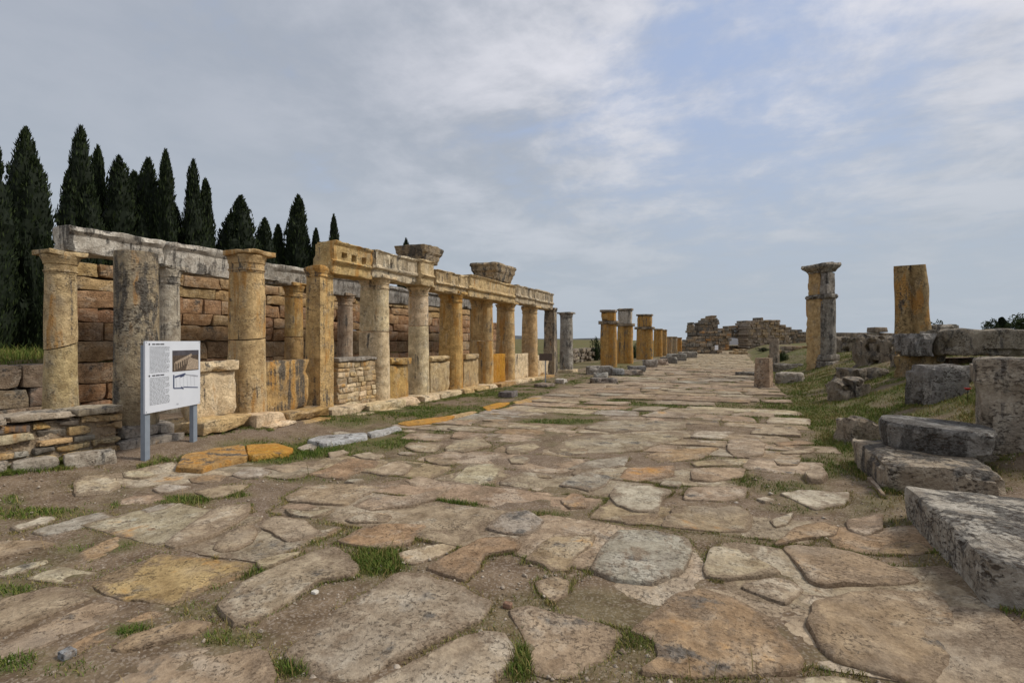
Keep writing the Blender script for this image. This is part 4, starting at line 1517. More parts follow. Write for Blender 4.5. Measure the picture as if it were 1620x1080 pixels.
OR2 = (0.44, 0.27, 0.095)
pillar2('orange double pillar with a jutting grey shelf, nearest and leftmost of the orange group', 963, 25, 586, 490, OR2, 0.36, 58, 509)
pillar2('orange pillar topped by a pale grey block, second of the orange group', 989, 24, 581, 488, OR2, 0.38, 54, 513, upcol=(0.42, 0.38, 0.33))
pillar2('orange pillar with a yellow upper block, third of the orange group', 1020, 25, 575, 497, OR2, 0.40, 58, 518)
pillar2('plain orange pillar with a flat capital, fourth of the orange group', 1041, 13, 570, 522, (0.43, 0.26, 0.09), 0.3, 56)
pillar2('smaller orange pillar close behind the fourth one', 1050, 10, 568, 523, (0.42, 0.26, 0.1), 0.34, 50)
pillar2('short worn orange pillar beyond the orange group', 1059, 8, 563, 534, (0.36, 0.25, 0.14), 0.34, 40)
pillar2('short grey topped pillar farther along the street', 1067, 8, 562, 534, (0.36, 0.27, 0.17), 0.34, 34)
pillar2('short reddish pillar at the far end of the left row', 1075, 7, 561, 535, (0.38, 0.2, 0.07), 0.3, 60)
pillar2('stubby grey pillar where the far rubble begins', 1086, 8, 560, 539, (0.33, 0.29, 0.24), 0.4, 10)

# fallen blocks at their feet
k = 0
for (lab, px, py, w, dp, h, c) in (
        ('rounded grey boulder left of the nearest orange pillar', 948, 592, 1.3, 0.9, 0.42, (0.33, 0.31, 0.28)),
        ('whitish cut block in front of the rounded boulder', 950, 600, 0.6, 0.5, 0.30, (0.44, 0.44, 0.42)),
        ('dark low block beneath the whitish cut block', 956, 606, 1.0, 0.6, 0.20, (0.24, 0.21, 0.19)),
        ('blue grey cube beside the foot of the nearest orange pillar', 975, 594, 0.6, 0.6, 0.34, (0.29, 0.3, 0.31)),
        ('broad brown slab in front of the second orange pillar', 992, 593, 1.5, 0.8, 0.26, (0.3, 0.25, 0.2)),
        ('dark fluted block right of the broad brown slab', 1008, 589, 0.9, 0.7, 0.36, (0.22, 0.22, 0.22)),
        ('pale upright block right of the third orange pillar', 1028, 581, 0.8, 0.6, 0.5, (0.36, 0.33, 0.3)),
        ('pinkish block in a row right of the third orange pillar', 1041, 578, 1.3, 0.6, 0.42, (0.34, 0.27, 0.22)),
        ('dark block at the right end of that pinkish row', 1058, 575, 1.2, 0.8, 0.5, (0.22, 0.21, 0.19)),
        ('black topped fallen block farther down the left side of the street', 1070, 571, 1.6, 0.9, 0.6, (0.24, 0.23, 0.21)),
        ('low grey fallen block by the far left rubble', 1088, 566, 1.8, 1.0, 0.6, (0.27, 0.25, 0.22))):
    x, y = on_plane(px, py, 0.0)
    solo('fallen_block', rock((x, y, -0.05), (w, dp, h + 0.05), seg=0.14, r=0.07, rough=0.06, chip=0.1, rotz=0.35 + random.uniform(-.3, .3)), M['rough'], lab, 'fallen block', c, 0.36, 6, 'fallen blocks along the left side of the street')

# rubble field left of the orange pillars
for (lab, p0, p1, X, z0, rows) in (('low dry rubble wall in the field behind the lone grey column', 906, 950, -11.5, 0.0, 4),):
    Ya, da = at_x(p0 - 12, X)
    Yb, db = at_x(p1, X)
    fw = thing('field_wall', lab, 'rubble wall', (X, (Ya + Yb) / 2, 0))
    z = -0.05
    for r_ in range(rows):
        h = random.uniform(0.22, 0.34)
        y = Ya + random.uniform(0, .5)
        while y < Yb - random.uniform(0, r_ * 0.8):
            L = random.uniform(0.5, 1.3)
            part('stone', rock((X + random.uniform(-.2, .2), y + L / 2, z), (0.8, L * .94, h), seg=0.22, r=0.06, rough=0.06, chip=0.1, rotz=random.uniform(-.1, .1)), M['rough'], fw, vary((0.27, 0.23, 0.18), .15), 0.4, 8)
            y += L
        z += h

# ------------------------------------------------------------------ gate ruins at the far end


def masonry(name, label, cat, profile, base, depth, thick, cols, dark=0.36, ochre=12, hole=None, bw=0.62, bh=0.5):
    """ruined wall of blocks: profile = [(px, top row)], one part of many small blocks"""
    px = [p for p, _ in profile]
    tops = [z_of(t, depth) for _, t in profile]
    zb = z_of(base, depth)

    def wpos(p):
        d = cam_dir(p, 540)
        t = depth / (-d.x * math.sin(YAW) + d.y * math.cos(YAW))
        return np.array((d.x * t, d.y * t))
    A, B = wpos(px[0]), wpos(px[-1])
    L = np.linalg.norm(B - A)
    u = (B - A) / L
    nrm = np.array((-u[1], u[0]))
    rot = math.atan2(u[1], u[0])
    s_of = [np.dot(wpos(p) - A, u) for p in px]
    t = thing(name, label, cat, (*((A + B) / 2 + nrm * thick / 2), zb))
    groups = {i: [] for i in range(len(cols))}
    z = zb - 0.3
    while z < max(tops):
        h = bh * random.uniform(0.8, 1.2)
        s = random.uniform(-.3, 0)
        while s < L:
            l = bw * random.uniform(0.6, 1.6)
            m = s + l / 2
            top = np.interp(m, s_of, tops) + bh * 1.1 * float(vnoise(np.array([[m / bw * .45, depth, 0.5]]), 5)[0])
            inh = hole and hole[0] < m / L < hole[1] and z_of(hole[3], depth) < z + h / 2 < z_of(hole[2], depth)
            if z + h * 0.5 < top and not inh and s < L - 0.2:
                c = A + u * m + nrm * (thick / 2 + random.uniform(-.22, .22))
                groups[random.randrange(len(cols))].append(rock((c[0], c[1], z), (l * random.uniform(.94, 1.01), thick, h * random.uniform(.95, 1.04)), seg=5, r=0.07, rough=0.05, chip=0.08, rotz=rot + random.uniform(-.08, .08)))
            s += l
        z += h
    cs = np.linspace(0, L, 40)
    if not hole:
        core = []
        for sv_, off in ((0.25, -.1), (thick - .25, -.1)):
            core.append([(*(A + u * q + nrm * sv_), max(np.interp(q, s_of, tops) - 0.55, zb)) for q in cs])
        V = np.array(core[0] + core[1] + [(p_[0], p_[1], zb - .3) for p_ in core[0]] + [(p_[0], p_[1], zb - .3) for p_ in core[1]])
        fs = []
        for q in range(39):
            fs += [[q, q + 1, 40 + q + 1, 40 + q], [80 + q, 80 + q + 1, q + 1, q], [40 + q, 40 + q + 1, 120 + q + 1, 120 + q]]
        part('rubble_core', (V, fs), M['stone'], t, cols[0], 0.4, 6)
    for i, g in groups.items():
        if g:
            o = part('masonry', join(*g), M['stone'], t, cols[i], dark, ochre)
            o['kind'] = 'stuff'
    return t


GC = [(0.22, 0.19, 0.15), (0.27, 0.215, 0.155), (0.17, 0.15, 0.125), (0.30, 0.22, 0.14)]
masonry('ruined_wall', 'low grey ruined wall left of the far stepped tower', 'ruined wall', [(1078, 542), (1084, 534), (1090, 538), (1097, 535), (1112, 536)], 562, 84, 1.2, GC, bh=.45, bw=.7)
masonry('ruined_tower', 'ruined stepped tower at the left of the street end', 'ruined tower', [(1095, 512), (1098, 509), (1101, 524), (1106, 523), (1107, 508), (1114, 508), (1116, 504), (1123, 504), (1126, 500), (1136, 498.5), (1137, 521)], 558, 96, 3.0, GC, 0.40)
masonry('ruined_wall', 'broken orange stained wall between the stepped tower and the white sheet', 'ruined wall', [(1112, 526), (1137, 522), (1146, 521), (1150, 516), (1153, 524)], 556, 92, 1.4, GC + [(0.40, 0.22, 0.09)], 0.3, 30)
masonry('gate_wall', 'far ruined gate wall with a low opening at the street end', 'ruined gate', [(1138, 522), (1150, 519), (1158, 514), (1168, 514), (1172, 507), (1184, 506), (1185, 509), (1192, 506), (1224, 506), (1225, 511)], 556, 98, 2.0, GC + [(0.32, 0.22, 0.13)], 0.32, 16, hole=(0.17, 0.47, 533.5, 547))
masonry('ruined_tower', 'broad pale ruined tower right of the far gate opening', 'ruined tower', [(1184, 510), (1188, 507), (1206, 506), (1224, 506), (1226, 511), (1236, 510), (1240, 518), (1248, 516), (1250, 524)], 557, 93, 4.0, [(0.33, 0.26, 0.19), (0.30, 0.245, 0.185), (0.27, 0.22, 0.17), (0.37, 0.27, 0.16)], 0.24, 14)
masonry('ruined_wall', 'dark ruined wall trailing down right of the broad pale tower', 'ruined wall', [(1240, 517), (1252, 518), (1260, 522), (1266, 521), (1272, 526), (1290, 527), (1310, 529), (1340, 528)], 556, 104, 2.0, GC, 0.42)
masonry('ruined_wall', 'tumbled brown wall behind the tall right pier', 'ruined wall', [(1228, 552), (1244, 546), (1262, 544), (1280, 548), (1292, 545)], 574, 42, 1.0, [(0.28, 0.2, 0.12), (0.24, 0.19, 0.14), (0.33, 0.22, 0.11)], 0.36, 24, bw=.6, bh=.35)
masonry('ruined_wall', 'row of grey rubble along the left side of the far street', 'ruined wall', [(1094, 546), (1104, 541), (1112, 547), (1121, 544), (1133, 550), (1140, 552)], 565, 66, 1.0, GC, 0.34, 14, bw=.6, bh=.4)
masonry('ruined_wall', 'short orange stump wall below the white sheet', 'ruined wall', [(1160, 553), (1168, 550), (1180, 551), (1186, 555)], 563, 64, 0.9, [(0.3, 0.22, 0.13), (0.36, 0.24, 0.11)], 0.3, 24, bw=.5, bh=.3)


def far_xy(px, depth):
    d = cam_dir(px, 540)
    t = depth / (-d.x * math.sin(YAW) + d.y * math.cos(YAW))
    return d.x * t, d.y * t


x, y = far_xy(1165.5, 97.0)
V, fs = lbox(-1.4, 1.4, -0.03, 0.03, z_of(545.5, 97), z_of(535, 97))
o = solo('white_sheet', (V + np.array((x, y, 0)), fs), M['white'], 'bright white sheet stretched across the far gate opening', 'sheet', smooth=False)
x, y = far_xy(1133.5, 70.0)
V, fs = lbox(-0.22, 0.22, -0.02, 0.02, z_of(554, 70), z_of(546, 70))
bt = thing('far_sign', 'tiny white sign on a post before the far stepped tower', 'sign', (x, y, 0))
local('board', (V, fs), M['white'], bt)
local('post', lbox(-0.03, 0.03, 0.021, 0.06, -0.1, z_of(550, 70)), M['steel'], bt)
# lone post column beyond the broken pillar
x, y = far_xy(1225, 30.0)
solo('column_stump', shaft('round', x, y, -0.1, z_of(535, 30), 0.27, taper=0.96, rings=10, bite=0.05), M['rough'], 'slim grey brown column stump beyond the broken pillar on the right', 'column stump', (0.29, 0.24, 0.19), 0.34, 14)

# ------------------------------------------------------------------ right side of the street
x, y = on_plane(1208, 613, 0.0)
solo('broken_pillar', shaft('square', x, y, -0.1, z_of(566, -x * math.sin(YAW) + y * math.cos(YAW)), 0.28, 0.50, 0.27, 0.97, rings=14, rough=0.03, bite=0.06, rot=YAW * -0.6), M['rough'], 'waist high broken pillar with an orange face at the right street edge', 'broken pillar', (0.38, 0.28, 0.20), 0.30, 26)
x, y = on_plane(1250, 607, 0.0)
solo('stone_block', rock((x, y, -0.05), (0.95, 0.7, 0.48), seg=0.1, r=0.09, rough=0.06, chip=0.12, rotz=-0.2), M['rough'], 'pale topped block beside the waist high broken pillar', 'stone block', (0.38, 0.345, 0.29), 0.34, 6)
x, y = on_plane(1240, 590, 0.0)
solo('stone_block', rock((x + .2, y, -0.05), (1.4, 0.8, 0.55), seg=0.14, r=0.1, rough=0.07, chip=0.12), M['rough'], 'dark long block behind the pale topped block', 'stone block', (0.22, 0.20, 0.165), 0.42, 4)
x, y = far_xy(1185, 24.5)
solo('stone_block', rock((x, y, -0.04), (1.2, 0.6, 0.22), seg=0.12, r=0.06, rough=0.05, chip=0.08), M['rough'], 'dark flat slab at the street edge behind the broken pillar', 'stone block', (0.20, 0.185, 0.16), 0.4, 2)

# tall pier with entablature
x, y = far_xy(1305, 22.5)
d = 22.5
zb = z_of(581, d)
pt = thing('tall_pier', 'tall orange and grey pier with capital and jutting cornice right of the street', 'pier', (x, y, zb))
rt = rad(-33)                       # the half column looks right and towards the viewer
zs, ze = z_of(470, d), z_of(437, d)
ca, sa = math.cos(rt), math.sin(rt)


def along(a, b=0.0):
    return (x + ca * a - sa * b, y + sa * a + ca * b)


R0 = 0.36
part('pilaster', rock((*along(-0.30), zb - 0.3), (0.72, 0.62, zs - zb + 0.3), seg=0.13, r=0.02, rough=0.022, chip=0.05, rotz=rt, cap=34), M['stone'], pt, (0.46, 0.33, 0.17), 0.14, 44)
part('shaft', shaft('half', *along(0.08), zb - 0.3, zs, R0, 0.12, R0 * .9, 0.95, rings=20, rot=rt, rough=0.022, bite=0.05), M['rough'], pt, (0.27, 0.25, 0.215), 0.46, 8)
part('base', rock((*along(0.14), zb - 0.1), (0.72, 0.92, 0.40), seg=0.1, r=0.05, rough=0.04, chip=0.1, rotz=rt), M['rough'], pt, (0.27, 0.25, 0.22), 0.42, 4)
part('base', rock((*along(0.12), zb + 0.31), (0.62, 0.80, 0.28), seg=0.1, r=0.05, rough=0.04, chip=0.1, rotz=rt), M['rough'], pt, (0.27, 0.25, 0.22), 0.42, 4)
part('capital', rock((*along(-0.10), zs - 0.08), (1.08, 0.84, 0.19), seg=0.08, r=0.03, rough=0.04, chip=0.12, rotz=rt), M['rough'], pt, (0.27, 0.25, 0.22), 0.44, 6)
part('upper_block', rock((*along(-0.32), zs + 0.095), (0.55, 0.62, ze - zs + 0.07), seg=0.1, r=0.03, rough=0.03, chip=0.06, rotz=rt), M['stone'], pt, (0.45, 0.31, 0.15), 0.18, 44)
part('upper_block', rock((*along(0.12), zs + 0.095), (0.32, 0.72, ze - zs + 0.07), seg=0.08, r=0.03, rough=0.04, chip=0.08, rotz=rt), M['rough'], pt, (0.26, 0.24, 0.215), 0.44, 4)


def cor(P, h):
    f = (P[:, 2] + h[2]) / (2 * h[2])
    s = np.interp(f, [0, .25, .45, .7, 1.0], [.70, .74, .9, 1.0, .97])
    P[:, 0] *= s
    P[:, 1] *= s
    return P


part('cornice', rock((*along(-0.16), ze + 0.155), (1.16, 1.20, 0.40), seg=0.1, r=0.05, rough=0.05, chip=0.14, rotz=rt, deform=cor, tilt=(0.05, -0.06)), M['rough'], pt, (0.33, 0.30, 0.255), 0.36, 12)

# small brick-like stump beside it
solo('stone_block', rock((*far_xy(1400, 21), tz(*far_xy(1400, 21)) - 0.1), (1.6, 1.2, 0.8), seg=0.2, r=0.15, rough=0.12, chip=0.2), M['rough'], 'dark rubble heap stone between the tall pier and the leaning pillar', 'stone block', (0.23, 0.20, 0.16), 0.42, 6)

# leaning pillar
x, y = far_xy(1446, 15.3)
d = 15.3
zb = z_of(562, d)
lp = thing('leaning_pillar', 'leaning double half column with yellow lichen, broken off at the top', 'pillar', (x, y, zb))
part('shaft', shaft('double', x, y, zb - 0.1, z_of(419, d), 0.265, 0.62, taper=0.88, rings=22, rough=0.02, bite=0.04, rot=-0.15, lean=(-0.035, 0.0), cut1=0.12), M['rough'], lp, (0.36, 0.26, 0.13), 0.32, 52)
part('base', rock((x - 0.18, y - 0.05, tz(x, y) - 0.25), (0.62, 0.7, zb - tz(x, y) + 0.28), seg=0.1, r=0.06, rough=0.05, chip=0.1, rotz=0.3), M['rough'], lp, (0.28, 0.23, 0.17), 0.42, 16)


def block_at(label, p0, p1, ytop, ybot, depth, dp, c, dark=0.42, ochre=6, rotz=None, seg=0.12, r=0.06, rough=0.045, name='stone_block', sink=0.0, mat='rough', cat='stone block', deform=None, chip=0.12):
    xa, ya = far_xy(p0, depth)
    xb, yb = far_xy(p1, depth)
    L = math.hypot(xb - xa, yb - ya)
    rot = math.atan2(yb - ya, xb - xa) if rotz is None else rotz
    zt, zb = z_of(ytop, depth), z_of(ybot, depth) - sink
    cx, cy = (xa + xb) / 2 - math.sin(rot) * dp / 2, (ya + yb) / 2 + math.cos(rot) * dp / 2
    return solo(name, rock((cx, cy, zb), (L, dp, zt - zb), seg=seg, r=r, rough=rough, chip=chip, rotz=rot, deform=deform), M[mat], label, cat, c, dark, ochre)


block_at('dark pitted cube block right against the leaning pillar', 1447, 1482, 527, 561, 12.6, 0.8, (0.27, 0.26, 0.25), 0.46, 4, sink=0.05)
block_at('narrow mossy block between the dark pitted cube and the long wall block', 1482, 1496, 527, 566, 12.8, 0.7, (0.27, 0.24, 0.17), 0.44, 16, sink=0.1)
block_at('long lichen spotted wall block reaching the right edge of the view', 1496, 1640, 521, 563, 12.4, 0.9, (0.26, 0.23, 0.185), 0.46, 14, rotz=YAW - 0.05, r=0.1, rough=0.08, chip=0.2)
block_at('ochre footing block under the dark pitted cube', 1449, 1500, 562, 590, 12.9, 0.8, (0.30, 0.22, 0.11), 0.36, 36, sink=0.35)
block_at('brown shadowed footing block under the long wall block', 1500, 1650, 566, 600, 13.0, 0.8, (0.22, 0.15, 0.09), 0.38, 14, sink=0.5)
block_at('pair like low grey block half buried left of the big squared block', 1476, 1545, 577, 612, 9.4, 0.7, (0.235, 0.225, 0.215), 0.46, 2, sink=0.45)
block_at('grey boulder on the wall top behind the long wall block', 1482, 1512, 513, 530, 16.5, 0.7, (0.33, 0.30, 0.26), 0.34, 4, sink=0.2, r=0.15)
block_at('small dark squared stone on the wall top right of the grey boulder', 1504, 1520, 512, 522, 17.5, 0.5, (0.24, 0.225, 0.2), 0.42, 4, sink=0.4)
for (lab, p0, p1, yt, yb, dp) in (('dark low rubble stone left of the leaning pillar foot', 1378, 1420, 531, 575, 17.5), ('mossy rubble stone in the bank behind the tall pier', 1336, 1372, 533, 560, 27.0),
                                  ('flat dark outcrop on the grassy bank below the leaning pillar', 1350, 1408, 583, 600, 14.5), ('brown outcrop lower on the grassy bank', 1340, 1385, 600, 625, 12.4)):
    block_at(lab, p0, p1, yt, yb, dp, 1.0, (0.235, 0.2, 0.155), 0.42, 8, r=0.16, rough=0.10, sink=0.5, chip=0.25)
# long low wall on the bank skyline
masonry('ruined_wall', 'low dark wall line on the right skyline behind the tall pier', 'ruined wall', [(1332, 527), (1360, 527), (1385, 524), (1392, 521), (1400, 524), (1424, 525)], 545, 38, 0.9, [(0.22, 0.19, 0.15), (0.26, 0.21, 0.16)], 0.42, 8, bw=.8, bh=.4)

# big squared block at the right edge
x0, y0 = on_plane(1552, 712, 0.28)


def coped(P, h):
    f = (P[:, 2] + h[2]) / (2 * h[2])
    s = np.interp(f, [0, .72, .78, 1.0], [0.0, 0.0, .05, .05])
    P[:, 0] += np.sign(P[:, 0]) * s
    P[:, 1] += np.sign(P[:, 1]) * s
    return P


def slabdir(label, corner, dx, dy, z0, z1, rot, c, dark, ochre, mat='rough', r=0.06, rough=0.03, seg=0.07, chip=0.07, deform=None, name='stone_block', cat='stone block', tilt=(0, 0)):
    ca, sa = math.cos(rot), math.sin(rot)
    cx = corner[0] + ca * dx / 2 - sa * dy / 2
    cy = corner[1] + sa * dx / 2 + ca * dy / 2
    return solo(name, rock((cx, cy, z0), (dx, dy, z1 - z0), seg=seg, r=r, rough=rough, chip=chip, rotz=rot, cap=40, deform=deform, tilt=tilt), M[mat], label, cat, c, dark, ochre)


dB = 6.25
zB = z_of(567, dB)
c0 = far_xy(1549, dB)
slabdir('big squared grey block with a projecting top at the right edge', c0, 2.2, 1.1, 0.05, zB, rad(-17), (0.37, 0.32, 0.255), 0.44, 14, deform=coped)

# drum slab on a lower slab
A = np.array(far_xy(1347, 6.85))
B = np.array(far_xy(1404, 5.35))
rs = math.atan2(*(A - B)[::-1]) - math.pi / 2
slabdir('broad low grey slab carrying the half round drum slab', tuple(B), 1.0, float(np.linalg.norm(A - B)), -0.05, 0.36, rs + 0.0, (0.37, 0.315, 0.245), 0.42, 14, r=0.05, rough=0.045, chip=0.10)


def drum():
    d0 = 6.9
    zb, zt = z_of(726, 6.35), z_of(668, d0)
    zb, zt = 0.35, 0.66
    cx, cy = far_xy(1478, 6.15)
    rings = []
    n = 40
    for k in range(9):
        t = k / 8
        z = zb + (zt - zb) * t
        P = []
        for a in np.linspace(0, 2 * math.pi, n, endpoint=False):
            ex = 0.50 + 0.05 * t
            ey = 0.44 + 0.04 * t
            m = (abs(math.cos(a)) ** 3.2 + abs(math.sin(a)) ** 3.2) ** (-1 / 3.2)
            P.append((ex * m * math.cos(a), ey * m * math.sin(a)))
        P = np.array(P) * (0.95 if k in (0, 8) else 1.0)
        nn = fbm(np.stack([P[:, 0] * 3, P[:, 1] * 3, np.full(n, z * 4)], 1) + 8, 77, 3)
        P = P * (1 + nn * 0.06)[:, None]
        r0 = rad(-14)
        X = P[:, 0] * math.cos(r0) - P[:, 1] * math.sin(r0) + cx
        Yy = P[:, 0] * math.sin(r0) + P[:, 1] * math.cos(r0) + cy
        rings.append(np.stack([X, Yy, np.full(n, z) - 0.05 * P[:, 0] * t], 1))
    return loft(rings)


solo('drum_slab', drum(), M['rough'], 'thick rounded dark slab lying on the broad low grey slab', 'stone slab', (0.27, 0.265, 0.255), 0.56, 2)
block_at('jagged brown rock behind the left end of the broad low slab', 1346, 1398, 664, 692, 8.0, 0.5, (0.31, 0.26, 0.2), 0.36, 10, sink=0.35, r=0.12, rough=0.10, seg=0.1, chip=0.2)
block_at('small pale stone lying between the drum slab and the big squared block', 1550, 1585, 722, 737, 6.0, 0.3, (0.3, 0.27, 0.22), 0.36, 4, sink=0.1)

# foreground slab at the right edge
A = np.array(on_plane(1432, 768, 0.345))
B = np.array(on_plane(1563, 886, 0.345))
rs = math.atan2(*(A - B)[::-1]) - math.pi / 2
slabdir('massive grey kerb slab in the right foreground corner', tuple(B), 1.9, float(np.linalg.norm(A - B)), -0.06, 0.345, rs, (0.40, 0.37, 0.32), 0.42, 4, r=0.04, rough=0.028, seg=0.06, chip=0.06)

# ------------------------------------------------------------------ trees


def leaf_mesh(name, C, D, S, W, tone, mat, core=None):
    """C centres, D directions, S lengths, W widths -> two crossed spear shaped faces each"""
    n = len(C)
    up = np.array([0.13, 0.27, 0.95])
    side = np.cross(D, up + rng.normal(0, .5, (n, 3)))
    side /= np.maximum(np.linalg.norm(side, axis=1, keepdims=True), 1e-6)
    V = np.stack([C - D * S[:, None] * .5, C + side * W[:, None], C + D * S[:, None] * .5, C - side * W[:, None]], 1).reshape(-1, 3)
    fs = np.arange(n * 4).reshape(n, 4).tolist()
    tn = np.repeat(tone, 4)
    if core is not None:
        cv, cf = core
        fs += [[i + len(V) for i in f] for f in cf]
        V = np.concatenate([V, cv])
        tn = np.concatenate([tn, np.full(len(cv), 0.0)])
    me = bpy.data.meshes.new(name)
    me.from_pydata(V.tolist(), [], fs)
    at = me.attributes.new('tone', 'FLOAT', 'POINT')
    at.data.foreach_set('value', tn.astype(np.float32))
    me.materials.append(mat)
    return me


def cypress_mesh(seed, spires=1, fat=1.0):
    """unit-height cypress crown, radius ~ 0.1"""
    r = np.random.default_rng(seed)
    axes = [(0, 0, 1.0)]
    for k in range(spires - 1):
        a = r.uniform(0, 6.28)
        axes.append((0.06 * math.cos(a), 0.06 * math.sin(a), r.uniform(0.62, 0.93)))

    def radius(t, a, z):
        pr = np.interp(t, [0, .05, .15, .45, .68, .82, .92, .97, 1.0], [.06, .092, .108, .108, .092, .070, .042, .022, .004]) * fat
        n = fbm(np.stack([np.cos(a) * 2.0, np.sin(a) * 2.0, z * 15], 1) + seed * 3, seed, 3)
        n2 = vnoise(np.stack([np.cos(a) * 1.3, np.sin(a) * 1.3, z * 5.0], 1) + seed * 7, seed + 50)
        return pr * (1 + 0.42 * n + 0.30 * n2)
    Cs, Ds, Ss, Ws, Ts, cores = [], [], [], [], [], []
    for (ax, ay, hgt) in axes:
        n = int(5200 * hgt / len(axes) ** 0.5)
        t = r.uniform(0, 1, n) ** 1.1
        a = r.uniform(0, 2 * math.pi, n)
        z = t * hgt
        R = radius(t, a, z) * (1.0 - 0.30 * r.random(n) ** 2)
        fall = (1 - t)
        C = np.stack([ax * np.minimum(1, t * 3 + .3) + R * np.cos(a), ay * np.minimum(1, t * 3 + .3) + R * np.sin(a), z], 1)
        D = np.stack([np.cos(a) * .42, np.sin(a) * .42, np.full(n, 1.0)], 1) + r.normal(0, .28, (n, 3))
        D /= np.linalg.norm(D, axis=1, keepdims=True)
        Cs.append(C); Ds.append(D)
        Ss.append(r.uniform(.018, .042, n)); Ws.append(r.uniform(.003, .0065, n)); Ts.append(r.random(n))
        rings = []
        for k in range(26):
            tt = k / 25
            aa = np.linspace(0, 2 * math.pi, 18, endpoint=False)
            rr_ = radius(np.full(18, tt), aa, np.full(18, tt * hgt)) * 0.86
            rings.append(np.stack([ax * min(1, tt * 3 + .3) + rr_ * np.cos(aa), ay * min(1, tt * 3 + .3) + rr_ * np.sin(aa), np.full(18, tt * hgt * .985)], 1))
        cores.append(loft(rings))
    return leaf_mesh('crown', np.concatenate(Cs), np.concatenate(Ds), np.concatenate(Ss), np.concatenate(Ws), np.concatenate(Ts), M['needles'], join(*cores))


CY = [cypress_mesh(1), cypress_mesh(2, 3), cypress_mesh(3, 4, 1.0), cypress_mesh(4, 1, 0.9), cypress_mesh(5, 3, 1.1), cypress_mesh(6, 2, 1.05)]
trunk_me = raw('trunk', *shaft('round', 0, 0, -0.03, 0.16, 0.016, taper=0.8, rough=0.001, rings=6), M['bark'])
trunk_mesh = trunk_me.data
bpy.data.objects.remove(trunk_me)
TREES = [  # px, top row, half width px, mesh, plane x, label
    (-14, 212, 34, 5, -24, 'dark cypress cut off by the left edge of the view'),
    (40, 203, 33, 4, -25, 'tall broad cypress at the far left, second from the edge'),
    (76, 372, 14, 0, -23, 'low cypress shoot at the right foot of the tall broad cypress'),
    (128, 200, 29, 2, -26, 'tallest pointed cypress above the left end of the long architrave'),
    (155, 232, 22, 3, -27, 'slim cypress tucked against the right side of the tallest pointed one'),
    (188, 247, 30, 1, -26, 'cypress with a blunt point, second right of the tallest pointed one'),
    (213, 272, 30, 4, -28, 'shorter bushy cypress filling the middle of the dense clump'),
    (235, 250, 28, 2, -26, 'twin tipped cypress left of the needle slim one'),
    (262, 238, 20, 3, -25, 'needle slim cypress on the right side of the dense clump'),
    (276, 322, 22, 1, -27, 'low wide cypress at the right foot of the dense clump'),
    (306, 254, 20, 5, -26, 'round shouldered cypress alone right of the dense clump'),
    (325, 284, 18, 0, -26.5, 'slightly lower cypress joined to the round shouldered one'),
    (357, 358, 12, 3, -27, 'small thin cypress left of the broad conical one'),
    (381, 311, 28, 4, -26, 'broad conical cypress left of the gap above the broken capital'),
    (419, 345, 20, 1, -26, 'medium cypress with two tips above the broken dark capital'),
    (440, 356, 16, 0, -27, 'ragged thin cypress right of the two tipped one'),
    (472, 310, 22, 0, -26, 'solitary tall cypress left of the holed entablature block'),
    (500, 362, 13, 3, -25, 'little cypress peeping out left of the holed entablature block'),
    (528, 340, 12, 3, -27, 'small cypress tip rising above the holed entablature block'),
    (642, 378, 12, 5, -26, 'dark cypress tip directly left of the left cornice block'),
]
for (px, top, hw, mi, X, lab) in TREES:
    Y, d = at_x(px, X)
    zb = tz(X, Y) - 0.1
    H = z_of(top, d) - zb
    Rw = hw * d / F * math.cos(math.atan((px - 810) / F))
    t = thing('cypress_tree', lab, 'cypress', (X, Y, zb), 'cypresses behind the ruin')
    for nm, me in (('crown', CY[mi]), ('trunk', trunk_mesh)):
        o = bpy.data.objects.new(nm, me)
        COL.objects.link(o)
        o.parent = t
        o.scale = (Rw / 0.098, Rw / 0.098, H)
        o.rotation_euler = (0, 0, random.uniform(0, 6.28))


def bush_mesh(seed, n=2600):
    r = np.random.default_rng(seed)
    cl = r.normal(0, .42, (26, 3))
    cl[:, 2] = np.abs(cl[:, 2]) * 1.0 + 0.2
    k = r.integers(0, 26, n)
    v = r.normal(0, 1, (n, 3))
    v /= np.linalg.norm(v, axis=1, keepdims=True)
    C = cl[k] + v * (r.uniform(.55, 1.0, n) ** .5 * .30)[:, None]
    C[:, 2] = np.maximum(C[:, 2], 0.02)
    D = v + r.normal(0, .5, (n, 3))
    D /= np.linalg.norm(D, axis=1, keepdims=True)
    return leaf_mesh('crown', C, D, r.uniform(.07, .15, n), r.uniform(.025, .05, n), r.random(n), M['leaves'])


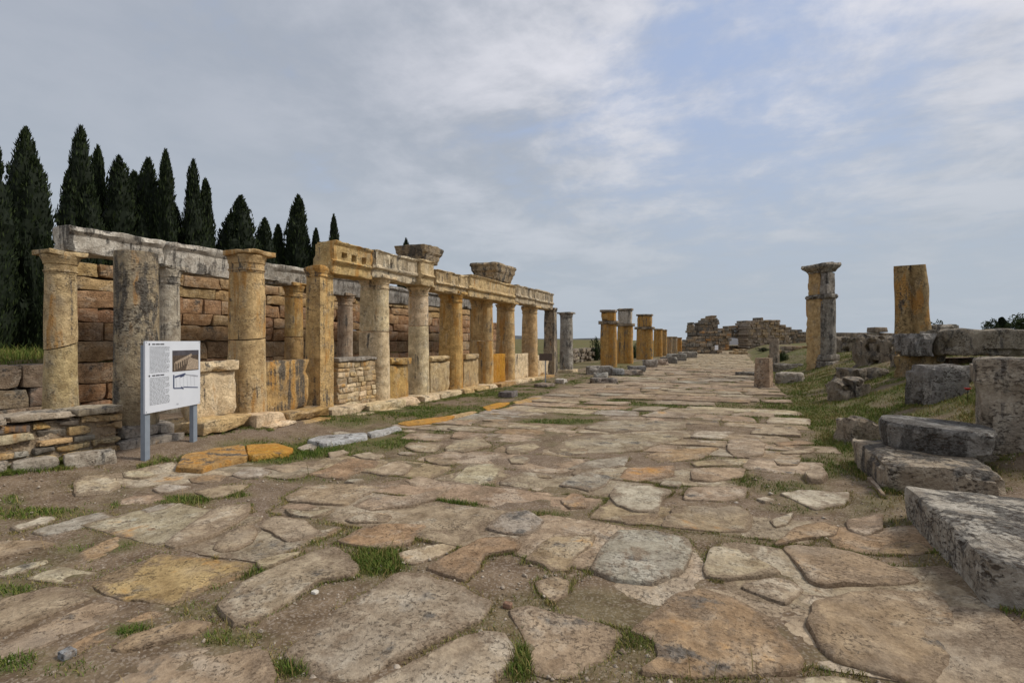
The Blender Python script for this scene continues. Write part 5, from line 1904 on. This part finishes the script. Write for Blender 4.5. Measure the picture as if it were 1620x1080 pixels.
BM = [bush_mesh(21), bush_mesh(22)]
for (nm, lab, px, depth, top, hw, mi, cat) in (
        ('shrub', 'round dark shrub on the skyline right of the leaning pillar', 1486, 24, 499, 15, 0, 'shrub'),
        ('tree', 'small dark tree on the right skyline, left of the pointed one', 1574, 60, 503, 14, 1, 'tree'),
        ('tree', 'dark tree half cut off by the right edge on the skyline', 1617, 50, 490, 18, 0, 'tree'),
        ('tree', 'low distant tree line clump right of the broad pale tower', 1290, 150, 523, 14, 1, 'tree'),
        ('shrub', 'green shrub behind the nearest orange pillar', 946, 44, 531, 8, 1, 'shrub'),
        ('shrub', 'green shrub between the second and third orange pillars', 1003, 50, 540, 7, 0, 'shrub'),
        ('shrub', 'green bush at the foot of the broad pale tower', 1212, 60, 549, 11, 1, 'shrub'),
        ('shrub', 'dark green shrub at the foot of the slim column stump', 1237, 34, 553, 8, 0, 'shrub')):
    x, y = far_xy(px, depth)
    zb = tz(x, y) - 0.1
    H = z_of(top, depth) - zb
    w = hw * depth / F
    t = thing(nm, lab, cat, (x, y, zb))
    o = bpy.data.objects.new('crown', BM[mi])
    COL.objects.link(o)
    o.parent = t
    o.scale = (w / .8, w / .8, H / 1.35)
    o2 = raw('trunk', *shaft('round', 0, 0, -0.2, H * 0.6, max(0.04, w * 0.07), taper=0.5, rough=0.01, rings=6), M['bark'])
    o2.parent = t
x, y = far_xy(1585, 60)
t = thing('cypress_tree', 'tiny pointed cypress on the right skyline', 'cypress', (x, y, tz(x, y) - .1))
o = bpy.data.objects.new('crown', CY[0]); COL.objects.link(o); o.parent = t
o.scale = (6, 6, z_of(500, 60) - tz(x, y)); 
o = bpy.data.objects.new('trunk', trunk_mesh); COL.objects.link(o); o.parent = t
o.scale = (6, 6, z_of(500, 60) - tz(x, y))

# ------------------------------------------------------------------ grass, weeds, pebbles


def blades(name, x, y, z, h, w, lean, tone, label, cat):
    n = len(x)
    a = rng.uniform(0, 2 * math.pi, n)
    b = rng.uniform(0, 2 * math.pi, n)
    cx, sx = np.cos(a) * w / 2, np.sin(a) * w / 2
    lx, ly = np.cos(b) * lean * h, np.sin(b) * lean * h
    V = np.stack([np.stack([x - cx, y - sx, z], 1), np.stack([x + cx, y + sx, z], 1),
                  np.stack([x + cx * .7 + lx * .35, y + sx * .7 + ly * .35, z + h * .58], 1), np.stack([x - cx * .7 + lx * .35, y - sx * .7 + ly * .35, z + h * .58], 1),
                  np.stack([x + lx, y + ly, z + h * (1 - lean * .25)], 1)], 1).reshape(-1, 3)
    k = np.arange(n) * 5
    me = bpy.data.meshes.new(name)
    nf = n * 2
    loops = np.concatenate([np.stack([k, k + 1, k + 2, k + 3], 1), np.stack([k + 3, k + 2, k + 4], 1)], 1).ravel()
    me.vertices.add(n * 5)
    me.vertices.foreach_set('co', V.astype(np.float32).ravel())
    me.loops.add(len(loops))
    me.loops.foreach_set('vertex_index', loops.astype(np.int32))
    me.polygons.add(nf)
    st = np.zeros(nf, np.int32)
    st[0::2] = np.arange(n) * 7
    st[1::2] = np.arange(n) * 7 + 4
    me.polygons.foreach_set('loop_start', st)
    me.update(calc_edges=True)
    me.validate()
    at = me.attributes.new('tone', 'FLOAT', 'POINT')
    at.data.foreach_set('value', np.repeat(tone, 5).astype(np.float32))
    me.materials.append(M['grass'])
    o = bpy.data.objects.new(name, me)
    COL.objects.link(o)
    tag(o, label, cat, kind='stuff')
    return o


def on_stone(x, y):
    """mask of points lying on a laid stone"""
    m = np.zeros(len(x), bool)
    for O in STONES:
        k = np.where((x > O[:, 0].min()) & (x < O[:, 0].max()) & (y > O[:, 1].min()) & (y < O[:, 1].max()) & ~m)[0]
        if not len(k):
            continue
        px, py = x[k], y[k]
        c = O.mean(0)
        Q = c + (O - c) * 0.97
        r = np.zeros(len(k), bool)
        j = len(Q) - 1
        for i in range(len(Q)):
            cond = ((Q[i, 1] > py) != (Q[j, 1] > py))
            dd = Q[j, 1] - Q[i, 1]
            xx = (Q[j, 0] - Q[i, 0]) * (py - Q[i, 1]) / (dd if abs(dd) > 1e-9 else 1e-9) + Q[i, 0]
            r ^= cond & (px < xx)
            j = i
        m[k[r]] = True
    return m


def clumped(x, y, per, spread):
    x = np.repeat(x, per) + rng.normal(0, spread, len(x) * per)
    y = np.repeat(y, per) + rng.normal(0, spread, len(y) * per)
    return x, y


# 1: patches on the street and the banks, seeds thinner with distance
n = 330000
ang = rng.uniform(-rad(72), rad(27), n)
dist = 2.2 * (34 / 2.2) ** rng.random(n)
x, y = np.sin(ang) * dist, np.cos(ang) * dist
g = green(x, y)
keep = rng.random(n) < g ** 2.1
x, y = x[keep], y[keep]
keep = ~((x < -7.7) & (x > -13.6))
x, y = x[keep], y[keep]
x, y = clumped(x, y, 3, 0.022)
k = ~on_stone(x, y)
x, y = x[k], y[k]
g = green(x, y)
dd = np.hypot(x, y)
h = rng.uniform(0.018, 0.058, len(x)) * (0.6 + 0.7 * g) * np.where(x > 1.3, 1.35, 1.0)
tone = np.clip(0.62 - 0.42 * g + rng.normal(0, .24, len(x)) + 0.30 * fbm(np.stack([x * 1.2, y * 1.2, 0 * x], 1), 5, 2) + np.where(x > 1.3, .26, 0), 0, 1)
blades('grass', x, y, terrain(x, y) - 0.008, h, np.clip(0.0035 + dd * 0.00055, .004, .016), rng.uniform(.2, .9, len(x)), tone, 'short green and yellowing grass in the street joints and on the banks', 'grass')

# a few seeding stalks standing above the patches
k = rng.random(len(x)) < 0.010
blades('dry_stalks', x[k], y[k], terrain(x[k], y[k]) - 0.005, rng.uniform(.06, .20, k.sum()), rng.uniform(.004, .007, k.sum()), rng.uniform(.1, .5, k.sum()), np.clip(rng.normal(.85, .15, k.sum()), 0, 1),
       'thin dry stalks standing above the grass patches', 'weeds')

# 2: dry weeds along the stone edges
xs, ys = [], []
for O in STONES[:260]:
    c = O.mean(0)
    dist = np.hypot(*c)
    if dist > 14:
        continue
    per = np.linalg.norm(np.diff(np.concatenate([O, O[:1]]), axis=0), axis=1)
    m = int(per.sum() * (420 if dist < 7 else 180))
    i = rng.integers(0, len(O), m)
    f = rng.random(m)[:, None]
    P = O[i] * (1 - f) + O[(i + 1) % len(O)] * f
    d = (P - c) / np.linalg.norm(P - c, axis=1, keepdims=True)
    P = P + d * np.abs(rng.normal(0, .03, (m, 1)))
    xs.append(P[:, 0]); ys.append(P[:, 1])
x, y = np.concatenate(xs), np.concatenate(ys)
nz = fbm(np.stack([x * 2.2, y * 2.2, 0 * x], 1), 31, 3)
k = (nz > -0.05) & ~on_stone(x, y)
x, y, nz = x[k], y[k], nz[k]
blades('dry_weeds', x, y, terrain(x, y) - 0.005, rng.uniform(.010, .042, len(x)), rng.uniform(.003, .006, len(x)), rng.uniform(.3, 1.1, len(x)),
       np.clip(0.75 - 0.5 * nz + rng.normal(0, .2, len(x)), 0, 1), 'dry brown weeds growing along the edges of the paving stones', 'weeds')

# weeds gathering against the feet of the blocks, kerbs and columns
bpy.context.view_layer.update()
xs, ys = [], []
for o in COL.objects:
    if o.type != 'MESH' or o.get('kind') or o.name.split('.')[0] in ('paving_stone', 'crown', 'trunk', 'loose_stone', 'coping', 'capital', 'cornice'):
        continue
    mw = np.array(o.matrix_world)
    n_ = len(o.data.vertices)
    co = np.empty(n_ * 3, np.float32)
    o.data.vertices.foreach_get('co', co)
    co = co.reshape(-1, 3) @ mw[:3, :3].T + mw[:3, 3]
    c = co.mean(0)
    dist = math.hypot(c[0], c[1])
    if dist > 20 or c[0] < -9.2 or c[0] > 7:
        continue
    co = co[np.abs(co[:, 2] - terrain(co[:, 0], co[:, 1])) < 0.13]
    if not len(co):
        continue
    per = 26 if dist < 8 else 14
    P = np.repeat(co[:, :2], per, 0)
    d = P - c[:2]
    d /= np.maximum(np.linalg.norm(d, axis=1, keepdims=True), 1e-6)
    P = P + d * np.abs(rng.normal(0.01, .05, (len(P), 1))) + rng.normal(0, .035, P.shape)
    k = rng.random(len(P)) < min(1, 9000 / len(P))
    xs.append(P[k, 0]); ys.append(P[k, 1])
x, y = np.concatenate(xs), np.concatenate(ys)
nz = fbm(np.stack([x * 1.6, y * 1.6, 0 * x], 1), 61, 3)
k = (nz > -0.12) & ~on_stone(x, y)
x, y, nz = x[k], y[k], nz[k]
blades('foot_weeds', x, y, terrain(x, y) - 0.01, rng.uniform(.02, .085, len(x)) * (0.7 + 0.8 * np.clip(nz, 0, 1)), rng.uniform(.004, .009, len(x)), rng.uniform(.3, 1.0, len(x)),
       np.clip(0.50 - 0.35 * nz + rng.normal(0, .2, len(x)), 0, 1), 'weeds and dry grass gathered along the feet of the blocks and kerbs', 'weeds')

# 3: tall grass behind the low left wall and beyond
n = 9000
x = rng.uniform(-19, -13.5, n)
y = rng.uniform(2.0, 9.5, n)
blades('tall_grass', x, y, terrain(x, y) - 0.02, rng.uniform(.12, .50, n) * (0.6 + 0.5 * rng.random(n)), rng.uniform(.010, .02, n), rng.uniform(.15, .6, n), np.clip(rng.normal(.42, .2, n), 0, 1),
       'tall pale green grass behind the low wall under the cypresses', 'grass')
# 4: field and bank grass farther off
n = 26000
x = np.concatenate([rng.uniform(-45, -9, n // 2), rng.uniform(1.5, 22, n - n // 2)])
y = np.concatenate([rng.uniform(27, 80, n // 2), rng.uniform(22, 50, n - n // 2)])
k = rng.random(n) < np.clip(0.5 + fbm(np.stack([x * .4, y * .4, 0 * x], 1), 44, 3), 0, 1)
x, y = x[k], y[k]
blades('field_grass', x, y, terrain(x, y) - 0.03, rng.uniform(.06, .2, len(x)), rng.uniform(.015, .035, len(x)), rng.uniform(.2, .8, len(x)), np.clip(rng.normal(.5, .2, len(x)), 0, 1),
       'rough grass of the fields on both sides of the far street', 'grass')

# 5: pebbles
n = 7000
ang = rng.uniform(-rad(70), rad(24), n)
dist = 2.2 * (12 / 2.2) ** rng.random(n)
x, y = np.sin(ang) * dist, np.cos(ang) * dist
k = ~on_stone(x, y) & (x > -7.6)
x, y = x[k], y[k]
n = len(x)
s = np.minimum(0.004 + rng.exponential(.0045, n), .035)
octa = np.array([(1, 0, 0), (0, 1, 0), (-1, 0, 0), (0, -1, 0), (0, 0, .7), (0, 0, -.7)], float)
of = np.array([(0, 1, 4), (1, 2, 4), (2, 3, 4), (3, 0, 4), (1, 0, 5), (2, 1, 5), (3, 2, 5), (0, 3, 5)])
J = octa[None] * (s[:, None, None] * rng.uniform(.6, 1.4, (n, 6, 1)))
V = J + np.stack([x, y, terrain(x, y) + s * .15], 1)[:, None]
fs = (of[None] + (np.arange(n) * 6)[:, None, None]).reshape(-1, 3)
o = raw('pebbles', V.reshape(-1, 3), fs, M['paving'])
tint(o, (0.40, 0.345, 0.285), 0.1, 6)
tag(o, 'loose pebbles and grit strewn over the bare earth between the stones', 'pebbles', kind='stuff')
for (lab, px, py, s, c) in (('round blue grey pebble in the lower left foreground', 106, 1041, 0.05, (0.20, 0.22, 0.25)), ('small reddish stone in the middle of the gravel', 803, 960, 0.035, (0.26, 0.14, 0.09)),
                            ('small white stone left of the big grey flagstone', 498, 939, 0.028, (0.6, 0.58, 0.54))):
    x, y = on_plane(px, py)
    solo('loose_stone', rock((x, y, -0.005), (s * 1.5, s * 1.2, s), seg=0.02, r=s * .4, rough=s * .1, chip=0.0, cap=5, freq=20), M['paving'], lab, 'stone', c, 0.05, 0)
# a poppy on the bank
x, y = far_xy(1531, 8.8)
pz = tz(x, y) + 0.22
pp = thing('poppy', 'single red poppy in the grass beside the big squared block', 'flower', (x, y, tz(x, y)))
local('stem', lbox(-0.004, 0.004, -0.004, 0.004, -0.02, pz - tz(x, y)), M['leaves'], pp)
rings = [np.array([(r * math.cos(a) * (1 + .15 * math.sin(3 * a)), r * math.sin(a), pz - tz(x, y) + zz) for a in np.linspace(0, 6.28, 12, endpoint=False)]) for r, zz in ((.006, 0), (.03, .012), (.05, .035), (.046, .04), (.02, .02))]
local('petals', loft(rings), M['poppy'], pp, True)
